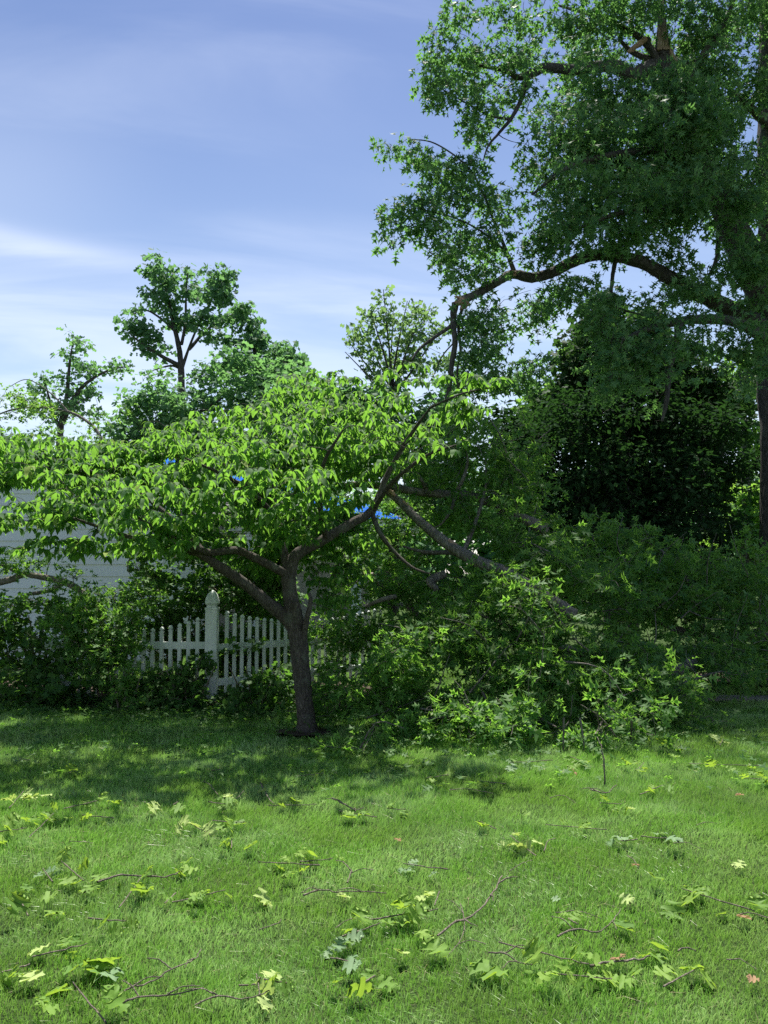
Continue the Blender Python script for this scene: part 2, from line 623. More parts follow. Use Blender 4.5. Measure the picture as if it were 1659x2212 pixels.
# ------------------------------------------------------------------ plants
class Plant:
    """a skeleton of limbs in world space plus foliage grown around targets"""
    def __init__(s, name, base, label, cat, group=None, bark='oak_bark'):
        s.root = empty(name, base, label, cat, group)
        s.bark = bark
        s.trunk, s.br = Tubes(), Tubes()
        s.nodes, s.nr = [], []
        s.lv = Leaves()

    def limb(s, pts, rad, sides=9, trunk=False, per=6, wob=.05, node=True, jit=.0):
        """pts: list of (px,py,Y)"""
        P = np.array([W(*p) if len(p) == 3 else p[3:] for p in pts])
        P, r = spline(P, rad if len(np.shape(rad)) else [rad] * len(pts), per)
        if jit:
            P[1:-1] += R.normal(size=P[1:-1].shape) * jit
        (s.trunk if trunk else s.br).add(P, r, sides, wob=wob)
        if node:
            s.nodes.append(P); s.nr.append(r)
        return P

    def grow(s, targets, arch=.12, rmax=.02, thin=.0035, sides=4):
        """connect every target to the nearest wood with a curved branch; later targets may start from earlier branches"""
        N = np.concatenate(s.nodes); Rr = np.concatenate(s.nr)
        cap = len(N) + len(targets) * 5
        B = np.zeros((cap, 3)); B[:len(N)] = N
        BR = np.zeros(cap); BR[:len(N)] = Rr
        n = len(N)
        d0 = np.array([np.min(((N - t) ** 2).sum(1)) for t in targets])
        for i in np.argsort(d0):
            t = targets[i]
            dd = np.sqrt(((B[:n] - t) ** 2).sum(1))
            j = int(np.argmin(dd + .0 * BR[:n]))
            a, L = B[j], dd[j]
            if L < .02:
                continue
            u = np.linspace(0, 1, 5)[:, None]
            mid = np.array((0, 0, arch * L))
            side = R.normal(size=3) * L * .10
            p = a * (1 - u) + t * u + 4 * u * (1 - u) * (mid + side)
            r0 = min(max(BR[j] * .6, thin), rmax, thin + .010 * L)
            r = r0 + (thin * .7 - r0) * u[:, 0]
            s.br.add(p, np.maximum(r, thin * .6), sides, cap=False)
            B[n:n + 4] = p[1:]; BR[n:n + 4] = r[1:]
            n += 4

    def finish(s, tmpl, tname, mat, singles=0, trunk_name='trunk', br_name='limbs'):
        if s.trunk.V:
            V, T = s.trunk.arrays()
            child_np(trunk_name, V, T, s.bark, s.root, True)
        if s.br.V:
            V, T = s.br.arrays()
            o = child_np(br_name, V, T, s.bark, s.root, True, kind='stuff')
        if s.lv.P:
            crown_objects(s.root, s.lv, tmpl, tname, mat, singles)
        return s.root


def sample_blobs(blobs, per_m2=10, hole=.0, hscale=.8, shell=.35, zs=1.0):
    """blobs: (px, py, rx, ry, Y, dY[, density factor]) -> points; more points for larger blobs"""
    out = []
    for b in blobs:
        px, py, rx, ry, Y, dY = b[:6]
        f = b[6] if len(b) > 6 else 1
        c = W(px, py, Y)
        sx, sz = rx / F * Y, ry / F * Y
        n = max(2, int(per_m2 * f * math.pi * sx * sz * max(1, dY * .8)))
        v = norm(R.normal(size=(n, 3))) * (R.random((n, 1)) ** shell)
        p = c + v * np.array((sx, dY, sz))
        out.append(p)
    P = np.concatenate(out)
    if hole:
        k = np.array([mnoise.noise(Vector((p[0] * hscale, p[1] * hscale, p[2] * hscale * zs))) for p in P])
        P = P[k > -1 + hole]
    return P


# gaps in the leaves through which roof, tarps and porch are seen
GAPS = [(365, 995, 14, 3), (515, 1030, 18, 3), (620, 1054, 10, 4), (705, 1090, 12, 7), (835, 1114, 30, 7), (800, 1098, 12, 4), (498, 1140, 36, 5), (542, 1178, 10, 20), (408, 1238, 12, 14), (35, 1150, 24, 10), (250, 1215, 30, 8), (120, 1180, 18, 6)]
LIMB_GAPS = [(1085, 606, 22, 8), (1130, 600, 26, 9), (1170, 594, 24, 9), (1205, 580, 24, 9), (1245, 564, 24, 9), (1285, 554, 20, 8), (1360, 566, 20, 8), (1545, 648, 16, 8), (1395, 128, 26, 22), (1433, 70, 10, 40), (1330, 148, 20, 6), (1135, 165, 22, 6), (1122, 225, 10, 20), (1100, 540, 8, 30)]


def prune(T, ymax=13.5, gaps=GAPS, soft=8):
    q, fw = project(T)
    keep = np.ones(len(T), bool)
    for gx, gy, ga, gb in gaps:
        d = ((q[:, 0] - gx) / (ga + soft)) ** 2 + ((q[:, 1] - gy + 4) / (gb + soft)) ** 2
        keep &= ~((d < 1) & (R.random(len(T)) < .93) & (T[:, 1] < ymax))
    return T[keep]


def sprays(lv, P, k, spread, size, droop=.3, up=.75, szv=.2, out_from=None):
    """k leaves around each target"""
    n = len(P)
    q = np.repeat(P, k, 0)
    v = norm(R.normal(size=(n * k, 3)))
    d = v * spread * (.25 + .75 * R.random((n * k, 1)))
    d[:, 2] *= .7
    A = v.copy()
    A[:, 2] = A[:, 2] * .5 - droop
    N = R.normal(size=(n * k, 3)) * (1 - up) + np.array((0, 0, up))
    S = size * (1 + szv * R.normal(size=n * k)).clip(.5, 1.6)
    lv.add(q + d, A, N, S)


def whorls(lv, P, k, size, droop=.35):
    n = len(P)
    for i in range(k):
        a = R.random(n) * .9 + i * 2 * math.pi / k
        m = R.random(n) < .9
        A = np.stack((np.cos(a), np.sin(a), -droop + .25 * R.normal(size=n)), 1)
        N = np.stack((.25 * R.normal(size=n), .25 * R.normal(size=n), np.ones(n)), 1)
        S = size * (1 + .22 * R.normal(size=n)).clip(.45, 1.5)
        lv.add((P + norm(A) * .015)[m], A[m], N[m], S[m])


# ------------------------------------------------------------------ ground and lawn
def build_ground():
    xs = np.unique(np.concatenate((np.linspace(-400, -14, 12), np.linspace(-14, 14, 71), np.linspace(14, 400, 12))))
    ys = np.unique(np.concatenate((np.linspace(-60, 0, 8), np.linspace(0, 24, 61), np.linspace(24, 700, 18))))
    X, Y = np.meshgrid(xs, ys)
    Z = gh(X, Y)
    V = np.stack((X, Y, Z), -1).reshape(-1, 3)
    nx = len(xs)
    i = (np.arange(len(ys) - 1)[:, None] * nx + np.arange(nx - 1)[None]).ravel()
    T = np.stack((i, i + 1, i + nx + 1, i + nx), 1)
    o = link_mesh('ground', mesh_np('ground', V, T, 'lawn_soil', True))
    tag(o, kind='structure')


def blades(x, y, h, w, lean, fine):
    n = len(x)
    z = gh(x, y) - .004
    B = np.stack((x, y, z), 1)
    a = R.random(n) * 2 * math.pi
    ph = np.sin(x * 3.1 + 1.7 * np.sin(y * 2.3)) * 2 + np.cos(y * 3.7 + x)
    ld = np.stack((np.cos(ph) * .22 + np.cos(a + 1.3) * .9, np.sin(ph) * .22 + np.sin(a + 1.3) * .9, np.zeros(n)), 1)
    c = R.random(n)
    L = (np.where(c > .962, 2.6, lean) * (.1 + 1.2 * R.random(n) ** 1.5))[:, None]
    up = np.array((0, 0, 1.0))
    side = np.stack((-np.sin(a), np.cos(a), np.zeros(n)), 1) * (w / 2)[:, None]
    H = h[:, None]
    m = B + up * H * .58 + ld * H * L * .35
    tip = B + up * H * np.maximum(.25, 1 - .25 * L) + ld * H * L * 1.05
    if fine:
        V = np.stack((B - side, B + side, m + side * .8, m - side * .8, tip), 1).reshape(-1, 3)
        k = np.arange(n)[:, None] * 5
        T = np.concatenate((k + [[0, 1, 2]], k + [[0, 2, 3]], k + [[3, 2, 4]]), 1).reshape(-1, 3)
        return V, T, np.repeat(c, 5)
    V = np.stack((B - side, B + side, tip), 1).reshape(-1, 3)
    return V, np.arange(n * 3).reshape(-1, 3), np.repeat(c, 3)


def build_grass():
    Vs, Ts, As, off = [], [], [], 0
    # distance bands: y0, y1, blades per square metre, height, width, bent blades
    for y0, y1, dens, h, w, fine in ((2.2, 3.8, 13000, .040, .0034, 1), (3.8, 5.2, 9500, .043, .0042, 1), (5.2, 7.4, 9500, .047, .0058, 0), (7.4, 10.8, 4200, .052, .008, 0), (10.8, 16, 700, .07, .014, 0)):
        xm = .47 * y1 + 1.0
        n = int(dens * (y1 - y0) * 2 * xm)
        x = (R.random(n) * 2 - 1) * xm
        y = y0 + R.random(n) * (y1 - y0)
        keep = np.abs(x) < .47 * y + .4
        keep &= ~((np.hypot(x - TX, y - TY) < .30))
        x, y = x[keep], y[keep]
        clump = np.sin(x * 19 + 3 * np.sin(y * 11)) * np.sin(y * 17 + 2 * np.sin(x * 13)) + .6 * np.sin(x * 5.3 + 2 * np.sin(y * 3.1)) * np.sin(y * 4.4)
        hh = h * (.5 + .8 * R.random(len(x))) * (1 + .16 * clump)
        V, T, A = blades(x, y, hh, np.full(len(x), w) * (.6 + .7 * R.random(len(x))), .85, fine)
        Vs.append(V); Ts.append(T + off); As.append(A); off += len(V)
    # coarser blades either side of the view
    n = 240000
    x = (R.random(n) * 2 - 1) * 9.5
    y = .5 + R.random(n) * 11.5
    keep = (np.abs(x) > .47 * y + .4) & (np.abs(x) < .47 * y + 2.9) & ((y > 1.0)) & (R.random(n) < .9 - .03 * y)
    x, y = x[keep], y[keep]
    V, T, A = blades(x, y, .055 * (.6 + .7 * R.random(len(x))), np.full(len(x), .011), .85, 0)
    Vs.append(V); Ts.append(T + off); As.append(A); off += len(V)
    V, T, A = np.concatenate(Vs), np.concatenate(Ts), np.concatenate(As)
    o = link_mesh('grass', mesh_np('grass', V, T, 'grass_blade', False, A))
    tag(o, 'short mown green lawn grass with paler dry patches', 'grass', kind='stuff')


TX, TY, _ = W(662, 1578, 8.45)


def disc(name, cx, cy, rx, ry, z, mat, n=28, jag=.12, **kw):
    a = np.arange(n) * 2 * math.pi / n
    r = 1 + jag * R.normal(size=n)
    V = np.vstack(([cx, cy, z + .015], np.stack((cx + rx * r * np.cos(a), cy + ry * r * np.sin(a), np.full(n, z)), 1)))
    T = np.array([(0, 1 + i, 1 + (i + 1) % n) for i in range(n)])
    o = link_mesh(name, mesh_np(name, V, T, mat, True))
    return tag(o, **kw)


build_ground()
build_grass()
disc('mulch_ring', TX, TY, .30, .24, .022, 'mulch', kind='structure')
disc('planting_bed', -3.4, 11.2, 3.6, 1.3, .024, 'mulch', 60, .05, kind='structure')
disc('planting_bed', 7.2, 12.6, 2.6, 1.2, .028, 'mulch', 70, .04, kind='structure')


def box(a, b, bevel=0):
    x0, y0, z0 = a; x1, y1, z1 = b
    V = np.array([(x0, y0, z0), (x1, y0, z0), (x1, y1, z0), (x0, y1, z0), (x0, y0, z1), (x1, y0, z1), (x1, y1, z1), (x0, y1, z1)], float)
    T = np.array([(0, 3, 2, 1), (4, 5, 6, 7), (0, 1, 5, 4), (1, 2, 6, 5), (2, 3, 7, 6), (3, 0, 4, 7)])
    return V, T


# edging stones of the path right of the pile
pth = np.array([G(1400, 1513), G(1500, 1512), G(1600, 1511), G(1760, 1510)])
root = empty('garden_path', pth[0], 'low grey brown stone path edge at the right, behind the shaded lawn', 'path', kind='structure')
x = pth[0][0]
i = 0
while x < 8.2:
    L = .32 + .18 * R.random()
    yb = 10.45 + .02 * R.normal()
    V, T = box((x + .008, yb, -.02), (x + L - .008, yb + .34, .035 + .012 * R.random()))
    V[:, :2] += R.normal(size=(8, 2)) * .008
    child_np('stone', V, T, 'path_stone', root)
    x += L


# ------------------------------------------------------------------ house
def poly_prism(name, pts, thick, mat, parent):
    """closed slab from a planar polygon, thick in +y"""
    P = np.array(pts, float); n = len(P)
    V = np.vstack((P, P + np.array((0, thick, 0))))
    me = bpy.data.meshes.new(name)
    off = root_of(parent)
    me.from_pydata([tuple(v - off) for v in V], [], [tuple(range(n))[::-1], tuple(range(n, 2 * n))] + [(i, (i + 1) % n, n + (i + 1) % n, n + i) for i in range(n)])
    me.materials.append(MATS[mat])
    return link_mesh(name, me, parent)


def build_house():
    Yw = 15.0
    X0, X1 = W(-420, 1200, Yw)[0], W(352, 1200, Yw)[0]
    eave = W(352, 1110, Yw)[2]                 # about 2.6 m
    peakx = W(-110, 900, Yw)[0]
    peakz = W(-110, 925, Yw)[2]
    h = empty('house', (X0, Yw, 0), 'white sided house with grey shingle roof under blue tarps, behind the trees at left', 'house')
    slope = (peakz - eave) / (X1 - peakx)

    def top(x):
        return eave + slope * ((X1 - x) if x > peakx else (x - (2 * peakx - X1)))
    # lapped siding boards of the gable wall, each its own piece
    exp_ = .212
    z = .25
    while z < peakz - .1:
        z1 = min(z + exp_ + .012, peakz)
        def span(zz):
            d = max(0.0, (zz - eave)) / slope
            return max(X0, 2 * peakx - X1 + d), X1 - d
        a0, b0 = span(z); a1, b1 = span(z1)
        if b1 - a1 < .1:
            break
        t0, t1 = -.028, -.006
        V = np.array([(a0, Yw + t0, z), (b0, Yw + t0, z), (b1, Yw + t1, z1), (a1, Yw + t1, z1),
                      (a0, Yw + .02, z), (b0, Yw + .02, z), (b1, Yw + .02, z1), (a1, Yw + .02, z1)])
        T = np.array([(0, 1, 2, 3), (5, 4, 7, 6), (4, 5, 1, 0), (3, 2, 6, 7), (1, 5, 6, 2), (4, 0, 3, 7)])
        child_np('siding_board', V, T, 'siding_vinyl', h)
        z += exp_
    Xe = W(905, 1125, 19)[0]
    # body behind the siding and the long side wing
    V, T = box((X0, Yw + .03, 0), (X1 - .01, Yw + 8.5, eave - .02))
    child_np('wall', V, T, 'siding_vinyl', h)
    V, T = box((X1 + .02, 20.2, 0), (Xe - 1.2, 23.5, 2.75))
    child_np('wall', V, T, 'tan_stucco', h)
    V, T = box((X1 - .1, Yw - .06, .2), (X1 + .02, Yw + .06, eave - .1))
    child_np('corner_trim', V, T, 'white_trim', h)
    # rake boards along the gable
    for s in (1, -1):
        xa, za = peakx, peakz
        xb, zb = (X1 + .35, eave - .35 * slope) if s > 0 else (2 * peakx - X1 - .35, eave - .35 * slope)
        poly_prism('rake_board', [(xa, Yw - .14, za + .02), (xb, Yw - .14, zb + .02), (xb, Yw - .14, zb - .17), (xa, Yw - .14, za - .17)], .04, 'white_trim', h)
        # roof slab
        y0, y1 = Yw - .32, Yw + 9
        V = np.array([(xa, y0, za + .05), (xb, y0, zb + .05), (xb, y1, zb + .05), (xa, y1, za + .05),
                      (xa, y0, za + .18), (xb, y0, zb + .18), (xb, y1, zb + .18), (xa, y1, za + .18)])
        T = np.array([(0, 3, 2, 1), (4, 5, 6, 7), (0, 1, 5, 4), (1, 2, 6, 5), (2, 3, 7, 6), (3, 0, 4, 7)])
        child_np('roof', V, T, 'grey_shingle', h)
        poly_prism('fascia_board', [(xa, y0 - .03, za + .17), (xb, y0 - .03, zb + .17), (xb, y0 - .03, zb - .0), (xa, y0 - .03, za - .0)], .028, 'white_trim', h)
    # hipped wing roof
    e0 = W(345, 1126, 18.9); e1 = W(905, 1126, 18.9)
    zr = W(330, 985, 23.0)[2]
    ra = np.array((W(200, 985, 23)[0], 23.0, zr)); rb = np.array((W(345, 985, 23)[0], 23.0, zr))
    ze = e0[2]
    fl = np.array((ra[0] , 18.9, ze)); fr = np.array((e1[0], 18.9, ze))
    bl = np.array((ra[0], 27.2, ze)); brr = np.array((e1[0], 27.2, ze))
    # shingle courses as real steps on the front slope
    ro = []
    nC = 26
    Vs, Ts = [], []
    for i in range(nC):
        u0, u1 = i / nC, (i + 1.08) / nC
        pa0, pb0 = fl + (ra - fl) * u0, fr + (rb - fr) * u0
        pa1, pb1 = fl + (ra - fl) * u1, fr + (rb - fr) * u1
        lift = np.array((0, -.012, .022))
        k = len(Vs)
        Vs += [pa0 + lift, pb0 + lift, pb1, pa1, pa0, pb0]
        Ts += [(k, k + 1, k + 2, k + 3), (k, k + 4, k + 5, k + 1)]
    roof2 = child_np('roof', np.array([fl, fr, brr, bl, ra, rb]) - np.array((0, 0, .04)), np.array([(1, 2, 5, 5), (0, 1, 5, 4), (2, 3, 4, 5)])[1:], 'grey_shingle', h)
    me = bpy.data.meshes.new('hip')
    me.from_pydata([tuple(v - root_of(h)) for v in (fr, brr, rb)], [], [(0, 1, 2)])
    me.materials.append(MATS['grey_shingle'])
    link_mesh('hip_slope', me, h)
    child_np('shingle_courses', np.array(Vs), np.array(Ts), 'grey_shingle', h, kind='stuff')
    # fascia and gutter of the porch roof
    V, T = box((fl[0] + 3.4, 18.80, ze - .22), (fr[0], 18.88, ze - .01))
    child_np('fascia', V, T, 'white_trim', h)
    V, T = box((fl[0] + 3.4, 18.66, ze - .12), (fr[0] - .02, 18.79, ze - .015))
    child_np('gutter', V, T, 'white_trim', h)
    V, T = box((X1 + .03, 18.9, ze - .26), (fr[0], 20.15, ze - .23))
    child_np('soffit', V, T, 'white_trim', h)
    for px_ in (408, 545, 770):
        x = W(px_, 1200, 19.0)[0]
        V, T = box((x - .11, 18.92, .1), (x + .11, 19.14, ze - .27))
        po = child_np('porch_post', V, T, 'white_trim', h)
        for zz in (.1, ze - .45):
            V, T = box((x - .15, 18.88, zz), (x + .15, 19.18, zz + .16))
            child_np('trim_block', V, T, 'white_trim', po)
    # window at the porch, with frame, sash bars and pane
    xw = W(412, 1235, 20.1)[0]
    V, T = box((xw - .5, 20.12, .9), (xw + .5, 20.19, 2.1))
    wi = child_np('window', V, T, 'white_trim', h)
    V, T = box((xw - .42, 20.10, .98), (xw + .42, 20.115, 2.02))
    child_np('pane', V, T, 'window_glass', wi)
    for a_, b_ in (((xw - .5, 1.47), (xw + .5, 1.53)), ((xw - .03, .95), (xw + .03, 2.05))):
        V, T = box((a_[0], 20.07, a_[1]), (b_[0], 20.098, b_[1]))
        child_np('sash_bar', V, T, 'white_trim', wi)

    # tarps: wrinkled sheets lying on the front slope, things of their own
    nrm = np.cross(fr - fl, ra - fl); nrm /= np.linalg.norm(nrm)
    if nrm[2] < 0: nrm = -nrm

    def on_roof(px, py):
        o = np.array((0, 0, CAMZ)); d = W(px, py, 20) - o
        k = ((fl - o) @ nrm) / (d @ nrm)
        return o + d * k

    def tarp(q, label):
        q = [on_roof(*p) for p in q]
        n, m = 26, 12
        V = []
        for i in range(n + 1):
            for j in range(m + 1):
                u, v = i / n, j / m
                p = (q[0] * (1 - u) + q[1] * u) * (1 - v) + (q[3] * (1 - u) + q[2] * u) * v
                p = p + nrm * (.045 + .03 * mnoise.noise(Vector(p * 3.0)) + .012 * mnoise.noise(Vector(p * 11.0)))
                V.append(p)
        T = [(i * (m + 1) + j, (i + 1) * (m + 1) + j, (i + 1) * (m + 1) + j + 1, i * (m + 1) + j + 1) for i in range(n) for j in range(m)]
        o = link_mesh('tarp', mesh_np('tarp', np.array(V), np.array(T), 'blue_tarp', True))
        tag(o, label, 'tarp', 'blue tarps on the damaged roof')
    tarp([(352, 1008), (560, 1058), (560, 1036), (345, 989)], 'bright blue tarp along the upper left roof edge, above the dogwood leaves')
    tarp([(592, 1072), (690, 1098), (668, 1062), (585, 1040)], 'blue tarp in the middle of the roof, seen through the dogwood crown')
    tarp([(690, 1124), (868, 1125), (800, 1095), (700, 1068)], 'blue tarp at the lower right roof edge above the broken branches')
    return h


build_house()


# ------------------------------------------------------------------ picket fence
def loft(sections, cx, cy, ch=.22):
    """square section with chamfered corners, (half width, z)"""
    V = []
    for hw, z in sections:
        c = hw * ch
        for x, y in ((hw - c, -hw), (hw, -hw + c), (hw, hw - c), (hw - c, hw), (-hw + c, hw), (-hw, hw - c), (-hw, -hw + c), (-hw + c, -hw)):
            V.append((x + cx, y + cy, z))
    T = []
    for i in range(len(sections) - 1):
        for j in range(8):
            k = (j + 1) % 8
            T.append((i * 8 + j, i * 8 + k, i * 8 + 8 + k, i * 8 + 8 + j))
    return np.array(V, float), np.array(T)


def build_fence():
    b = G(462, 1513)
    bx_, by = float(b[0]), 10.4
    f = empty('picket_fence', (bx_, by, 0), 'white picket fence meeting at a tall corner post, half hidden by shrubs', 'fence')
    top = W(462, 1275, by)[2]
    s = .074
    V, T = loft([(s, -.02), (s, top - .24), (s * 1.08, top - .235), (s * 1.08, top - .215), (s, top - .21)], bx_, by, .12)
    post = child_np('corner_post', V, T, 'white_vinyl', f)
    V, T = loft([(s * .84, top - .21), (s * .80, top - .185), (s * .98, top - .172), (s * 1.08, top - .158), (s * 1.06, top - .13), (s * .95, top - .095), (s * .78, top - .06), (s * .54, top - .03), (s * .26, top - .008), (.006, top)], bx_, by, .2)
    child_np('post_cap', V, T, 'white_vinyl', post)

    def picket(x, y, z):
        w = .0225
        V, T = loft([(w, .10), (w, z - .075), (w * 1.25, z - .072), (w * 1.25, z - .06)], x, y, .15)
        p = child_np('picket', V, T, 'white_vinyl', f)
        V, T = loft([(w * .8, z - .06), (w * .75, z - .053), (w * 1.15, z - .042), (w * 1.2, z - .03), (w * .8, z - .012), (.002, z)], x, y, .5)
        child_np('finial', V, T, 'white_vinyl', p, True)
    # left run, square to the view; a shallow dip towards mid-run
    n = 17
    for i in range(n):
        x = bx_ - .178 - .1105 * i
        dip = .20 * math.sin(math.pi * min(1, (i + .6) / n)) ** .6
        picket(x, by, 1.075 + .02 - dip)
    for z in (.655, .20):
        V, T = box((bx_ - .178 - .1105 * n, by - .02, z), (bx_ - s + .004, by + .02, z + .085))
        child_np('rail', V, T, 'white_vinyl', f)
    # right run goes back at an angle
    d = np.array((math.cos(D2R(42)), math.sin(D2R(42))))
    m = 24
    for i in range(m):
        p = np.array((bx_, by)) + d * (.21 + .112 * i)
        dip = .17 * math.sin(math.pi * min(1, (i + .2) / m)) ** .7
        picket(p[0], p[1], 1.13 - dip)
    nn = np.array((-d[1], d[0])) * .02
    for z in (.62, .20):
        a = np.array((bx_, by)) + d * (s * .9); e = a + d * (.16 + .112 * m)
        q = [a - nn, e - nn, e + nn, a + nn]
        V = np.array([(*v, z) for v in q] + [(*v, z + .085) for v in q])
        T = np.array([(0, 3, 2, 1), (4, 5, 6, 7), (0, 1, 5, 4), (1, 2, 6, 5), (2, 3, 7, 6), (3, 0, 4, 7)])
        child_np('rail', V, T, 'white_vinyl', f)


build_fence()


